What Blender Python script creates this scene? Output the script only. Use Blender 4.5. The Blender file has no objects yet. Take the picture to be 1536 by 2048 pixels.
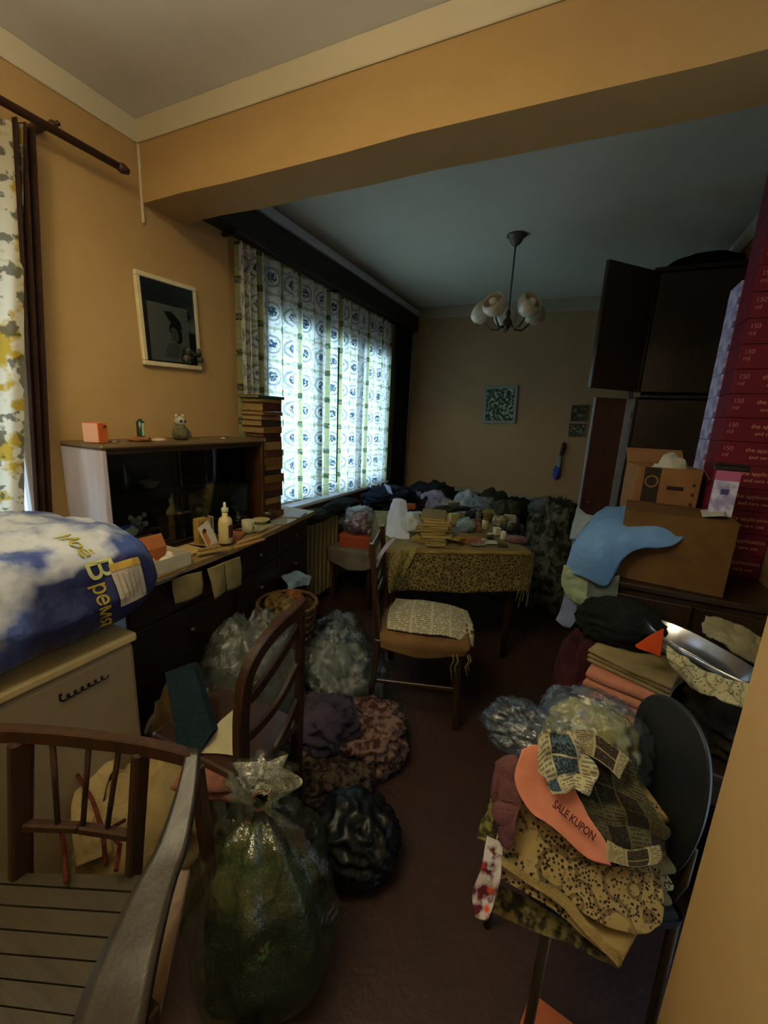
import bpy, bmesh, math, random
import numpy as np
from mathutils import Vector, Matrix, noise, Euler

# ------------------------------------------------------------------ camera
F = 834.23                       # focal length in pixels of the 1536x2048 frame
YAW, PIT, ROL = math.radians(24.632), math.radians(12.794), math.radians(2.765)
CAM = Vector((0, 0, 1.5))
fw = Vector((-math.sin(YAW)*math.cos(PIT), math.cos(YAW)*math.cos(PIT), -math.sin(PIT)))
r0 = Vector((math.cos(YAW), math.sin(YAW), 0)); u0 = r0.cross(fw)
rt = r0*math.cos(ROL) + u0*math.sin(ROL); up = -r0*math.sin(ROL) + u0*math.cos(ROL)
C = bpy.context.scene.collection
cd = bpy.data.cameras.new('camera'); cam = bpy.data.objects.new('camera', cd); C.objects.link(cam)
cam.matrix_world = Matrix((( rt.x, up.x, -fw.x, CAM.x), (rt.y, up.y, -fw.y, CAM.y), (rt.z, up.z, -fw.z, CAM.z), (0, 0, 0, 1)))
cd.sensor_fit = 'VERTICAL'; cd.sensor_height = 36; cd.lens = F/2048*36; cd.clip_start = .02; cd.clip_end = 100
bpy.context.scene.camera = cam

# ------------------------------------------------------------------ world, daylight, exposure
w = bpy.data.worlds.new('sky'); bpy.context.scene.world = w; w.use_nodes = True
w.node_tree.nodes['Background'].inputs[0].default_value = (.62, .80, 1, 1)
w.node_tree.nodes['Background'].inputs[1].default_value = 1.6
def area(name, loc, rot, sx, sy, power, col):
    l = bpy.data.lights.new(name, 'AREA'); l.shape = 'RECTANGLE'; l.size = sx; l.size_y = sy; l.energy = power; l.color = col
    o = bpy.data.objects.new(name, l); C.objects.link(o); o.location = loc; o.rotation_euler = rot
    return o
area('daylight', (-2.75, 3.15, 1.35), (0, math.radians(-90), 0), 1.5, 2.2, 108, (.56, .79, 1))
area('daylight', (-2.7, .3, 1.4), (0, math.radians(-90), 0), 2.2, 1.4, 26, (.70, .82, 1))
LAMP_W, LAMP_COL = 13.5, (1, .85, .58)
sc = bpy.context.scene
sc.view_settings.view_transform = 'Standard'; sc.view_settings.look = 'None'; sc.view_settings.gamma = 1
sc.view_settings.exposure = 0; sc.view_settings.use_curve_mapping = False

# ------------------------------------------------------------------ helpers
W = -1.93; H = 2.7; YB = 4.69; XR = .72
def ray(x, y): return rt*((x-768)/F) - up*((y-1024)/F) + fw
def at(x, y, X=None, Y=None, Z=None):
    d = ray(x, y)
    t = (X-CAM.x)/d.x if X is not None else (Y-CAM.y)/d.y if Y is not None else (Z-CAM.z)/d.z
    return CAM + d*t
def lin(h):
    h = h.lstrip('#'); v = [int(h[i:i+2], 16)/255 for i in (0, 2, 4)]
    return tuple((c/12.92 if c <= .04045 else ((c+.055)/1.055)**2.4) for c in v) + (1,)
class T:
    """a tiny node writer"""
    def __init__(s, name):
        s.m = bpy.data.materials.new(name); s.m.use_nodes = True; s.t = s.m.node_tree; s.n = s.t.nodes; s.b = s.n['Principled BSDF']; s.out = s.n['Material Output']
    def new(s, t, **k):
        n = s.n.new(t)
        for a, v in k.items(): setattr(n, a, v)
        return n
    def put(s, sock, v):
        if isinstance(v, bpy.types.NodeSocket): s.t.links.new(v, sock)
        elif v is not None: sock.default_value = v
    def math(s, op, a, b=None, c=None):
        n = s.new('ShaderNodeMath', operation=op)
        for i, v in enumerate((a, b, c)): s.put(n.inputs[i], v)
        return n.outputs[0]
    def mix(s, f, a, b):
        n = s.new('ShaderNodeMix', data_type='RGBA'); s.put(n.inputs[0], f); s.put(n.inputs[6], a); s.put(n.inputs[7], b); return n.outputs[2]
    def co(s, kind='Object'): return s.new('ShaderNodeTexCoord').outputs[kind]
    def noise(s, scale, detail=3, vec=None, rough=.5):
        n = s.new('ShaderNodeTexNoise'); n.inputs['Scale'].default_value = scale; n.inputs['Detail'].default_value = detail; n.inputs['Roughness'].default_value = rough
        s.put(n.inputs['Vector'], vec if vec is not None else s.co()); return n.outputs[0]
    def voro(s, scale, vec=None, feature='F1', out='Distance'):
        n = s.new('ShaderNodeTexVoronoi', feature=feature); n.inputs['Scale'].default_value = scale; s.put(n.inputs['Vector'], vec if vec is not None else s.co()); return n.outputs[out]
    def wave(s, scale, dist=0, vec=None, d='X', detail=2):
        n = s.new('ShaderNodeTexWave', bands_direction=d); n.inputs['Scale'].default_value = scale; n.inputs['Distortion'].default_value = dist; n.inputs['Detail'].default_value = detail
        s.put(n.inputs['Vector'], vec if vec is not None else s.co()); return n.outputs['Fac']
    def step(s, v, a, b):
        n = s.new('ShaderNodeMapRange'); s.put(n.inputs[0], v); n.inputs[1].default_value = a; n.inputs[2].default_value = b; return n.outputs[0]
    def ramp(s, v, stops, const=False):
        n = s.new('ShaderNodeValToRGB'); r = n.color_ramp
        if const: r.interpolation = 'CONSTANT'
        while len(r.elements) < len(stops): r.elements.new(.5)
        for e, (p, c) in zip(r.elements, stops): e.position = p; e.color = lin(c)
        s.put(n.inputs[0], v); return n.outputs[0]
    def scalev(s, v, sc_):
        n = s.new('ShaderNodeMapping'); s.put(n.inputs[0], v); n.inputs['Scale'].default_value = sc_; return n.outputs[0]
    def bump(s, h, dist=.01, st=1):
        n = s.new('ShaderNodeBump'); n.inputs['Distance'].default_value = dist; n.inputs['Strength'].default_value = st; s.put(n.inputs['Height'], h); s.put(s.b.inputs['Normal'], n.outputs[0])
    def fin(s, col, rough=.8, metal=0, spec=.3):
        s.put(s.b.inputs['Base Color'], col); s.put(s.b.inputs['Roughness'], rough); s.put(s.b.inputs['Metallic'], metal); s.b.inputs['Specular IOR Level'].default_value = spec
        return s.m
cache = {}
def cloth(c1, c2=None, scale=6, fine=500, rough=.95):
    k = ('c', c1, c2, scale)
    if k in cache: return cache[k]
    t = T('cloth_'+c1); n = t.noise(scale, 4)
    t.bump(t.math('ADD', t.noise(fine, 2), t.math('MULTIPLY', t.noise(22, 4), 3)), .004)
    cache[k] = t.fin(t.mix(t.step(n, .35, .65), lin(c1), lin(c2 or c1)), rough, 0, .15); return cache[k]
def plain(c, rough=.5, metal=0, spec=.4, var=.12):
    k = ('p', c, rough, metal)
    if k in cache: return cache[k]
    t = T('paint_'+c); a = lin(c); b = tuple(v*(1-var) for v in a[:3])+(1,)
    cache[k] = t.fin(t.mix(t.step(t.noise(14, 4), .35, .7), a, b), rough, metal, spec); return cache[k]
def wood(c1, c2, rough=.45, ax=0, scale=1, spec=.4):
    k = ('w', c1, c2, rough, ax)
    if k in cache: return cache[k]
    t = T('wood_'+c1); sv = [14, 14, 14]; sv[ax] = 1.2
    v = t.scalev(t.co(), [q*scale for q in sv]); g = t.noise(3.2, 6, v, .65)
    t.bump(g, .0015)
    cache[k] = t.fin(t.mix(t.step(g, .3, .7), lin(c1), lin(c2)), rough, 0, spec); return cache[k]
def dots(c1, c2, scale=60, lo=.25, hi=.4, big=9):                 # lace or small print
    k = ('d', c1, c2, scale)
    if k in cache: return cache[k]
    t = T('lace_'+c1); a = t.step(t.voro(scale*1.9), lo, hi); b = t.step(t.noise(big, 2), .56, .62)
    ring = t.step(t.math('ABSOLUTE', t.math('SUBTRACT', t.math('FRACT', t.math('MULTIPLY', t.voro(big*1.3), 2.6)), .5)), .06, .12)
    f = t.math('MAXIMUM', t.math('MULTIPLY', a, t.math('MAXIMUM', ring, .45)), b); t.bump(f, .002)
    cache[k] = t.fin(t.mix(f, lin(c2), lin(c1)), .95, 0, .1); return cache[k]
def flowers(cols, scale=14):
    k = ('f', tuple(cols), scale)
    if k in cache: return cache[k]
    t = T('floral_'+cols[0]); v = t.voro(scale, out='Color'); s = t.new('ShaderNodeSeparateColor'); t.put(s.inputs[0], v)
    base = t.ramp(s.outputs[0], [(i/len(cols), c) for i, c in enumerate(cols)], True)
    d = t.step(t.voro(scale), .12, .3)
    t.bump(t.noise(30, 4), .004)
    cache[k] = t.fin(t.mix(d, base, t.mix(t.step(t.noise(scale*1.3, 3), .42, .58), lin(cols[-1]), lin(cols[0]))), .95, 0, .1); return cache[k]
def printed(paper, ink, scale=90, amount=.5, pic=None):           # newspaper columns of small print with blocks
    k = ('n', paper, ink, scale, amount)
    if k in cache: return cache[k]
    t = T('newsprint_'+paper); uv = t.co('UV'); sp = t.new('ShaderNodeSeparateXYZ'); t.put(sp.inputs[0], uv); u, v = sp.outputs[0], sp.outputs[1]
    def wn(x, y, add=0):
        c = t.new('ShaderNodeCombineXYZ'); t.put(c.inputs[0], x); t.put(c.inputs[1], y); c.inputs[2].default_value = add
        n = t.new('ShaderNodeTexWhiteNoise'); t.put(n.inputs[0], c.outputs[0]); return n.outputs[0]
    fl_ = lambda a, m: t.math('FLOOR', t.math('MULTIPLY', a, m)); fr_ = lambda a, m: t.math('FRACT', t.math('MULTIPLY', a, m))
    NL = scale*.62
    line = t.math('LESS_THAN', fr_(v, NL), .5); word = t.math('GREATER_THAN', wn(fl_(u, 70), fl_(v, NL)), .25)
    gut = t.math('GREATER_THAN', fr_(u, 5), .09)
    txt = t.math('MULTIPLY', t.math('MULTIPLY', line, word), t.math('MULTIPLY', gut, .62))
    cell = wn(fl_(u, 5), fl_(v, 7), 3); pic_ = t.math('LESS_THAN', cell, .22*amount+.06); head = t.math('GREATER_THAN', cell, .84)
    big = t.math('MULTIPLY', t.math('GREATER_THAN', wn(fl_(u, 34), fl_(v, 14), 5), .35), t.math('LESS_THAN', fr_(v, 14), .62))
    f = t.math('ADD', t.math('MULTIPLY', txt, t.math('SUBTRACT', 1, head)), t.math('MULTIPLY', t.math('MULTIPLY', head, big), .9))
    col = t.mix(f, lin(paper), lin(ink))
    edge = t.math('MULTIPLY', t.math('GREATER_THAN', fr_(u, 5), .08), t.math('GREATER_THAN', fr_(v, 7), .10))
    col = t.mix(t.math('MULTIPLY', pic_, edge), col, t.mix(t.step(t.noise(60, 4, uv), .42, .6), lin(ink), lin(pic or ink)))
    t.bump(t.noise(25, 4), .003)
    cache[k] = t.fin(col, .85, 0, .15); return cache[k]
def film(name, tint, dens=.35, rough=.18, wr=35):                 # clear wrinkled polythene
    t = T(name); g = t.new('ShaderNodeBsdfGlossy'); g.inputs['Roughness'].default_value = rough; g.inputs['Color'].default_value = (.8, .8, .8, 1)
    d = t.new('ShaderNodeBsdfDiffuse'); d.inputs[0].default_value = lin(tint)
    tr = t.new('ShaderNodeBsdfTransparent'); tr.inputs[0].default_value = (.93, .95, .93, 1)
    bp = t.new('ShaderNodeBump'); bp.inputs['Distance'].default_value = .02; t.put(bp.inputs['Height'], t.noise(wr, 5, None, .6))
    for n in (g, d): t.put(n.inputs['Normal'], bp.outputs[0])
    a = t.new('ShaderNodeMixShader'); a.inputs[0].default_value = .4; t.put(a.inputs[1], d.outputs[0]); t.put(a.inputs[2], g.outputs[0])
    m = t.new('ShaderNodeMixShader')
    t.put(m.inputs[0], t.math('ADD', t.math('MULTIPLY', t.step(t.noise(wr*.7, 5, None, .7), .5, .68), dens), dens*.6))
    t.put(m.inputs[1], tr.outputs[0]); t.put(m.inputs[2], a.outputs[0]); t.put(t.out.inputs[0], m.outputs[0])
    return t.m
# --- objects
def ob(name, me, mat=None, parent=None, smooth=False):
    o = bpy.data.objects.new(name, me); C.objects.link(o)
    if mat is not None and not me.materials: me.materials.append(mat)
    if smooth:
        for p in me.polygons: p.use_smooth = True
    if parent is not None: o.parent = parent
    return o
def tag(o, label, cat, group=None, kind=None):
    o['label'] = label; o['category'] = cat
    if group: o['group'] = group
    if kind: o['kind'] = kind
    return o
def thing(name, label, cat, loc=(0, 0, 0), rz=0, group=None, rot=None):
    o = bpy.data.objects.new(name, None); C.objects.link(o); o.location = loc; o.rotation_euler = rot or (0, 0, rz); o.empty_display_size = .1
    return tag(o, label, cat, group)
def struct(o): o['kind'] = 'structure'; return o
class B:
    """collects shapes into one mesh"""
    def __init__(s): s.b = bmesh.new()
    def box(s, x0, y0, z0, x1, y1, z1, bev=0, M_=None, seg=1):
        r = bmesh.ops.create_cube(s.b, size=1)
        m = Matrix.Translation(((x0+x1)/2, (y0+y1)/2, (z0+z1)/2)) @ Matrix.Diagonal((abs(x1-x0), abs(y1-y0), abs(z1-z0), 1))
        bmesh.ops.transform(s.b, matrix=m, verts=r['verts'])
        vs = r['verts']
        if bev:
            es = list({e for v in vs for e in v.link_edges})
            q = bmesh.ops.bevel(s.b, geom=es, offset=bev, segments=seg, affect='EDGES', profile=.5); vs = q['verts']
        if M_ is not None: bmesh.ops.transform(s.b, matrix=M_, verts=list(vs))
        return s
    def beam(s, p, q, wd, th, bev=.003, upv=(0, 0, 1)):                 # bar from p to q
        p, q = Vector(p), Vector(q); d = q-p; L = d.length; z = d.normalized(); x = Vector(upv).cross(z)
        if x.length < 1e-3: x = Vector((1, 0, 0)).cross(z)
        x.normalize(); y = z.cross(x); m = Matrix((x, y, z)).transposed().to_4x4(); m.translation = p
        return s.box(-wd/2, -th/2, 0, wd/2, th/2, L, bev, m)
    def tube(s, pts, rad, seg=8, caps=True):
        pts = [Vector(p) for p in pts]; n = len(pts); rad = rad if isinstance(rad, (list, tuple)) else [rad]*n
        rings = []; prev = None
        for i, p in enumerate(pts):
            t = (pts[min(i+1, n-1)]-pts[max(i-1, 0)]).normalized()
            a = prev if prev is not None else (Vector((0, 0, 1)) if abs(t.z) < .9 else Vector((1, 0, 0)))
            a = (a - t*a.dot(t)).normalized(); prev = a; b = t.cross(a)
            rings.append([s.b.verts.new(p + (a*math.cos(k*2*math.pi/seg)+b*math.sin(k*2*math.pi/seg))*rad[i]) for k in range(seg)])
        for i in range(n-1):
            for k in range(seg): s.b.faces.new((rings[i][k], rings[i][(k+1) % seg], rings[i+1][(k+1) % seg], rings[i+1][k]))
        if caps: s.b.faces.new(rings[0][::-1]); s.b.faces.new(rings[-1])
        return s
    def lathe(s, prof, seg=20, M_=None, closed=True):
        rings = []; new = []
        for r, z in prof:
            ring = [s.b.verts.new((max(r, 1e-4)*math.cos(k*2*math.pi/seg), max(r, 1e-4)*math.sin(k*2*math.pi/seg), z)) for k in range(seg)]; rings.append(ring); new += ring
        for i in range(len(rings)-1):
            for k in range(seg): s.b.faces.new((rings[i][k], rings[i][(k+1) % seg], rings[i+1][(k+1) % seg], rings[i+1][k]))
        if closed: s.b.faces.new(rings[0][::-1]); s.b.faces.new(rings[-1])
        if M_ is not None: bmesh.ops.transform(s.b, matrix=M_, verts=new)
        return s
    def poly(s, pts, th=0):                                             # flat polygon, thickened along its normal
        vs = [s.b.verts.new(p) for p in pts]; f = s.b.faces.new(vs)
        if th:
            f.normal_update(); n = f.normal.copy()
            r = bmesh.ops.extrude_face_region(s.b, geom=[f]); bmesh.ops.translate(s.b, vec=n*th, verts=[v for v in r['geom'] if isinstance(v, bmesh.types.BMVert)])
        return s
    def mesh(s, name='m'):
        bmesh.ops.recalc_face_normals(s.b, faces=s.b.faces); me = bpy.data.meshes.new(name); s.b.to_mesh(me); s.b.free(); return me
    def sweep(s, pts, wd, th, upv=(0, 0, 1)):                           # rectangular bar along a curve
        pts = [Vector(p) for p in pts]; n = len(pts); rings = []; upv = Vector(upv)
        for i, p in enumerate(pts):
            t = (pts[min(i+1, n-1)]-pts[max(i-1, 0)]).normalized(); x = upv.cross(t).normalized(); y = t.cross(x); c = .2
            prof = [(-1+c, -1), (1-c, -1), (1, -1+c), (1, 1-c), (1-c, 1), (-1+c, 1), (-1, 1-c), (-1, -1+c)]
            rings.append([s.b.verts.new(p+x*(a*wd/2)+y*(b*th/2)) for a, b in prof])
        for i in range(n-1):
            for k in range(8): s.b.faces.new((rings[i][k], rings[i][(k+1) % 8], rings[i+1][(k+1) % 8], rings[i+1][k]))
        s.b.faces.new(rings[0][::-1]); s.b.faces.new(rings[-1]); return s
    def ob(s, name, mat, parent=None, smooth=False): return ob(name, s.mesh(name), mat, parent, smooth)
def base_at(o, p):                                                     # set origin of a mesh thing without moving it
    p = Vector(p); o.data.transform(Matrix.Translation(-p)); o.location = p; return o
def auto_base(o):
    me = o.data; n = len(me.vertices); a = np.empty(n*3); me.vertices.foreach_get('co', a); a = a.reshape(-1, 3)
    return base_at(o, ((a[:, 0].min()+a[:, 0].max())/2, (a[:, 1].min()+a[:, 1].max())/2, a[:, 2].min()))
def surf(name, fn, nu, nv, mat, parent=None, th=.002, uvs=(1, 1)):
    vs = [fn(i/nu, j/nv) for j in range(nv+1) for i in range(nu+1)]
    fs = [(j*(nu+1)+i, j*(nu+1)+i+1, (j+1)*(nu+1)+i+1, (j+1)*(nu+1)+i) for j in range(nv) for i in range(nu)]
    me = bpy.data.meshes.new(name); me.from_pydata([tuple(v) for v in vs], [], fs)
    uv = me.uv_layers.new(name='uv'); k = 0
    for f in fs:
        for idx in f: uv.data[k].uv = ((idx % (nu+1))/nu*uvs[0], (idx//(nu+1))/nv*uvs[1]); k += 1
    o = ob(name, me, mat, parent, True)
    if th: md = o.modifiers.new('thickness', 'SOLIDIFY'); md.thickness = th; md.offset = -1
    return o
def cr(p, t):                                                          # catmull-rom through list p, t in 0..1
    n = len(p)-1
    if n == 0: return p[0].copy()
    s = min(t*n, n-1e-6); i = int(s); f = s-i
    a = p[max(i-1, 0)] if i > 0 else p[0]*2-p[1]; b = p[i]; c = p[i+1]; d = p[i+2] if i+2 <= n else p[n]*2-p[n-1]
    return .5*((2*b)+(c-a)*f+(2*a-5*b+4*c-d)*f*f+(3*b-a-3*c+d)*f**3)
def nz(v, s, sd=0): return noise.noise(Vector(v)*s+Vector((sd*7.1, sd*3.3, sd*1.7)))
def ridge(v, s, sd=0): return 1-2*abs(nz(v, s, sd))
def patch(name, rows, mat, parent=None, n=36, m=36, amp=.006, freq=9, seed=1, th=.003, uvs=(1, 1), fr=.0):
    """a cloth or sheet stretched through a grid of points, with folds"""
    rows = [[Vector(p) for p in r] for r in rows]
    ctr = sum((p for r in rows for p in r), Vector())/sum(len(r) for r in rows)
    e1 = rows[0][-1]-rows[0][0]; e2 = rows[-1][0]-rows[0][0]; N = e1.cross(e2).normalized()
    def fn(u, v):
        p = cr([cr(r, u) for r in rows], v)
        q = p + N*(amp*ridge(p, freq, seed)+amp*.5*ridge(p, freq*2.3, seed+3))
        if fr:
            e = max(0, 1-8*min(u, 1-u, v, 1-v)); q += (p-ctr).normalized()*fr*e*nz(p, 30, seed)
        return q
    o = surf(name, fn, n, m, mat, parent, th, uvs)
    return o if parent is not None else auto_base(o)
def blob(name, loc, size, mat, parent=None, seed=1, amp=.15, freq=3, ex=2.0, sub=4, rz=0, flat=True, tilt=(0, 0), ruck=1.0):
    """crumpled soft body: superellipsoid with creases, sitting on its base"""
    b = bmesh.new(); bmesh.ops.create_icosphere(b, subdivisions=sub, radius=1)
    sx, sy, sz = size
    for v in b.verts:
        d = v.co.normalized(); k = (abs(d.x)**ex+abs(d.y)**ex+abs(d.z)**ex)**(-1/ex); p = d*k
        q = p + d*(amp*ruck*.55*ridge(p, freq, seed)+amp*.45*nz(p, freq*.6, seed+5)+amp*.25*ridge(p, freq*2.6, seed+9))
        if flat and q.z < -.72: q.z = -.72+(q.z+.72)*.08
        v.co = Vector((q.x*sx/2, q.y*sy/2, (q.z+.74)*sz/1.74))
    me = bpy.data.meshes.new(name); b.to_mesh(me); b.free()
    o = ob(name, me, mat, parent, True); o.location = loc; o.rotation_euler = (tilt[0], tilt[1], rz); return o
def sheet(name, corners, mat, parent=None, seed=1, amp=.004, th=.0012, n=16, freq=8, uvs=(1, 1)):
    a, b, c, d = [Vector(p) for p in corners]                           # a-b top edge, d-c bottom edge
    return patch(name, [[a, a.lerp(b, .5), b], [a.lerp(d, .5), (a+b+c+d)/4, b.lerp(c, .5)], [d, d.lerp(c, .5), c]], mat, parent, n, n, amp, freq, seed, th, uvs)
def text_mesh(body, size, extr=.0004, spacing=1.0, bold=0):
    cu = bpy.data.curves.new('lettering', 'FONT'); cu.body = body; cu.size = size; cu.extrude = extr; cu.space_character = spacing; cu.offset = bold; cu.resolution_u = 3
    o = bpy.data.objects.new('lettering', cu); C.objects.link(o); bpy.context.view_layer.update()
    me = bpy.data.meshes.new_from_object(o.evaluated_get(bpy.context.evaluated_depsgraph_get())); bpy.data.objects.remove(o); return me
FM = {}
def frame_on(ob_, loc, xd, yd):                                       # orient so local x,y run along xd,yd
    x = Vector(xd).normalized(); z = x.cross(Vector(yd)).normalized(); y = z.cross(x)
    m = Matrix((x, y, z)).transposed().to_4x4(); m.translation = Vector(loc); ob_.matrix_local = m; FM[ob_.name] = m; return ob_
def copy_tree(o, parent=None):
    c = o.copy(); C.objects.link(c)
    if parent is not None: c.parent = parent
    for ch in [k for k in o.children]: copy_tree(ch, c)
    return c

# ------------------------------------------------------------------ setting
def wallmat(name, c1, c2, rough=.85):
    t = T(name); v = t.noise(1.3, 4); s = t.noise(5, 6, None, .7)
    t.bump(t.noise(5, 3), .008, .5)
    return t.fin(t.mix(t.step(t.math('ADD', t.math('MULTIPLY', v, .6), t.math('MULTIPLY', s, .4)), .3, .7), lin(c1), lin(c2)), rough, 0, .2)
M_wall = wallmat('wall_paint_ochre', 'B29262', 'A48452')
M_wallfar = wallmat('wall_paint_ochre_dimmed', 'A88C6A', '988062')  # same ochre paint with the far room's dimmer bluish light put into its colour
M_ceil = wallmat('ceiling_whitewash', 'D2D0C4', 'C2C0B2')
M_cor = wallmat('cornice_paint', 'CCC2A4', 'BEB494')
def box_s(name, *a, mat=M_wall, bev=0): return struct(B().box(*a, bev=bev).ob(name, mat))
def floor_mat():
    t = T('floor_paint'); f = t.step(t.noise(3, 6, None, .7), .35, .7); t.bump(t.noise(40, 5), .003)
    return t.fin(t.mix(f, lin('3C2820'), lin('2E1E18')), .55, 0, .35)
fl = box_s('floor', -2.2, -1.4, -.12, 1.1, 4.9, 0, mat=floor_mat())
box_s('ceiling', -2.2, -1.4, H, 1.1, 4.9, H+.1, mat=M_ceil)
# left wall with two openings: balcony window (near) and wide window (far)
wl = B()
Y1a, Y1b, Z1b = -.45, .93, 2.30
Y2a, Y2b, Z2a, Z2b = 2.18, 4.02, .84, 2.12
wl.box(W-.25, -1.4, 0, W, Y1a, H); wl.box(W-.25, Y1a, Z1b, W, Y1b, H); wl.box(W-.25, Y1b, 0, W, Y2a, H)
wl.box(W-.25, Y2a, 0, W, Y2b, Z2a); wl.box(W-.25, Y2a, Z2b, W, Y2b, H); wl.box(W-.25, Y2b, 0, W, 4.9, H)
struct(wl.ob('wall_left', M_wall))
box_s('wall_back', W, YB, 0, 1.1, YB+.2, H, mat=M_wallfar)
box_s('wall_right', XR, 1.3, 0, XR+.3, YB, H, mat=M_wallfar)
box_s('wall_doorway', .29, -1.4, 0, 1.02, .78, H, mat=M_wall)
box_s('wall_rear', W, -1.4, 0, .29, -1.2, H, mat=M_wall)
# beam: slightly sagging underside
bm = B().box(W, 1.445, 2.385, XR+.2, 1.66, H)
bmesh.ops.subdivide_edges(bm.b, edges=bm.b.edges[:], cuts=10, use_grid_fill=True)
for v in bm.b.verts:
    if v.co.z < 2.5: v.co.z += .012*nz((v.co.x, 0, 0), 2.2, 4); v.co.y += .006*nz((v.co.x, v.co.y, 3), 3, 2)
struct(bm.ob('ceiling_beam', M_wall))
# painted cornice bands (thin plaster)
tr = 1
def trim(*a, mat=M_cor):
    global tr; o = box_s('trim_%d' % tr, *a, mat=mat, bev=.003); tr += 1; return o
trim(W, -1.2, 2.61, W+.008, 1.445, H); trim(W, 1.437, 2.61, .7, 1.445, H); trim(W, 1.66, 2.605, W+.115, YB, 2.66, mat=plain('B8C0CC', .6))
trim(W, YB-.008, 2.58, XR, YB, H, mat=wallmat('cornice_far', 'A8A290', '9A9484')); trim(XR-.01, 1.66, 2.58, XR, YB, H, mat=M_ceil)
trim(W, 1.437, 2.30, W+.012, 1.449, 2.61, mat=M_cor)                     # corner bead
struct(B().box(W, 4.665, .1, .4, YB, .18, .004).ob('baseboard_back', plain('5A3A28')))
M_white = plain('D8DCE4', .35, 0, .5, .06)
def glassmat(name='window_glass'):
    t = T(name); g = t.new('ShaderNodeBsdfGlossy'); g.inputs['Roughness'].default_value = .02; tr_ = t.new('ShaderNodeBsdfTransparent'); tr_.inputs[0].default_value = (.95, .97, .96, 1)
    m = t.new('ShaderNodeMixShader'); f = t.new('ShaderNodeFresnel'); f.inputs[0].default_value = 1.45
    t.put(m.inputs[0], f.outputs[0]); t.put(m.inputs[1], tr_.outputs[0]); t.put(m.inputs[2], g.outputs[0]); t.put(t.out.inputs[0], m.outputs[0]); return t.m
M_glass = glassmat()
def window(name, ya, yb, za, zb, mull, xw=W-.035, tran=None):
    fr = B(); t_ = .055
    fr.box(xw-.03, ya, za, xw+.03, ya+t_, zb, .004); fr.box(xw-.03, yb-t_, za, xw+.03, yb, zb, .004)
    fr.box(xw-.03, ya, za, xw+.03, yb, za+t_, .004); fr.box(xw-.03, ya, zb-t_, xw+.03, yb, zb, .004)
    o = struct(fr.ob(name, M_white))
    for m in mull: B().box(xw-.035, m-.06, za, xw+.035, m+.06, zb, .004).ob('mullion', M_white, o)
    if tran: B().box(xw-.034, ya, tran-.03, xw+.034, yb, tran+.03, .004).ob('transom', M_white, o)
    ys = [ya]+list(mull)+[yb]
    for a, b in zip(ys[:-1], ys[1:]): B().box(xw-.004, a+.02, za+.03, xw+.004, b-.02, zb-.03).ob('pane', M_glass, o)
    return o
window('window_1', Y1a, Y1b, .02, Z1b, (.25,), tran=.8)
window('window_2', Y2a, Y2b, Z2a, Z2b, (2.78, 3.42))
struct(B().box(W-.02, Y2a-.05, Z2a-.035, W+.10, Y2b+.05, Z2a-.005, .006).ob('window_sill', M_white))
tag(B().tube([(-1.885, 4.655, .0), (-1.885, 4.655, 2.6)], .013, 10).ob('heating_pipe', plain('8E8A7C', .5), smooth=True), 'thin pale heating pipe rising in the far left corner', 'pipe')

# ------------------------------------------------------------------ curtains
def curtain_mat(name, base, oval, band, sq, tr_=.62, near=False):
    t = T(name); uv = t.co('UV'); s = t.new('ShaderNodeSeparateXYZ'); t.put(s.inputs[0], uv)
    u = t.math('MULTIPLY', s.outputs[0], 1/.2); v = t.math('MULTIPLY', s.outputs[1], 1/.205)
    fu = t.math('SUBTRACT', t.math('FRACT', u), .5); fv = t.math('SUBTRACT', t.math('FRACT', v), .5)
    du = t.math('DIVIDE', fu, .28); dv = t.math('DIVIDE', fv, .29)
    r = t.math('SQRT', t.math('ADD', t.math('MULTIPLY', du, du), t.math('MULTIPLY', dv, dv)))
    ring = t.math('MULTIPLY', t.math('GREATER_THAN', r, .80), t.math('LESS_THAN', r, 1.0))
    nn = t.noise(70, 3, uv)
    core = t.math('MULTIPLY', t.math('LESS_THAN', r, .52), t.math('GREATER_THAN', nn, .45))
    bu = t.math('GREATER_THAN', t.math('ABSOLUTE', fu), .41)
    bv = t.math('GREATER_THAN', t.math('ABSOLUTE', fv), .455)
    col = t.mix(bu, lin(base), lin(band)); col = t.mix(t.math('MULTIPLY', bv, .7), col, lin(band))
    both = t.math('MULTIPLY', t.math('GREATER_THAN', t.math('ABSOLUTE', fu), .39), t.math('GREATER_THAN', t.math('ABSOLUTE', fv), .40))
    col = t.mix(t.math('MULTIPLY', both, t.math('GREATER_THAN', nn, .4)), col, lin(sq))
    col = t.mix(t.math('MULTIPLY', ring, .6), col, lin(oval)); col = t.mix(core, col, lin(oval))
    col = t.mix(t.math('MULTIPLY', t.math('GREATER_THAN', t.noise(38, 3, uv), .56), .55), col, lin('8A9C94'))
    if near:
        n1 = t.noise(9, 3, uv); n2 = t.noise(16, 4, uv); col = t.mix(t.step(n1, .5, .56), lin('DAD4BC'), lin('B89C3C')); col = t.mix(t.math('MULTIPLY', t.step(n2, .54, .58), .85), col, lin('5A5848'))
    d = t.new('ShaderNodeBsdfDiffuse'); tl = t.new('ShaderNodeBsdfTranslucent'); t.put(d.inputs[0], col); t.put(tl.inputs[0], col)
    m = t.new('ShaderNodeMixShader'); m.inputs[0].default_value = tr_; t.put(m.inputs[1], d.outputs[0]); t.put(m.inputs[2], tl.outputs[0]); t.put(t.out.inputs[0], m.outputs[0]); return t.m
M_cur = curtain_mat('curtain_print', 'EEF2F0', '3C5A74', 'B4B884', '4E5E44')
M_cur2 = curtain_mat('curtain_print_near', 'DDD8B4', '55554A', 'B8A44C', '6A6236', near=True)
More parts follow.
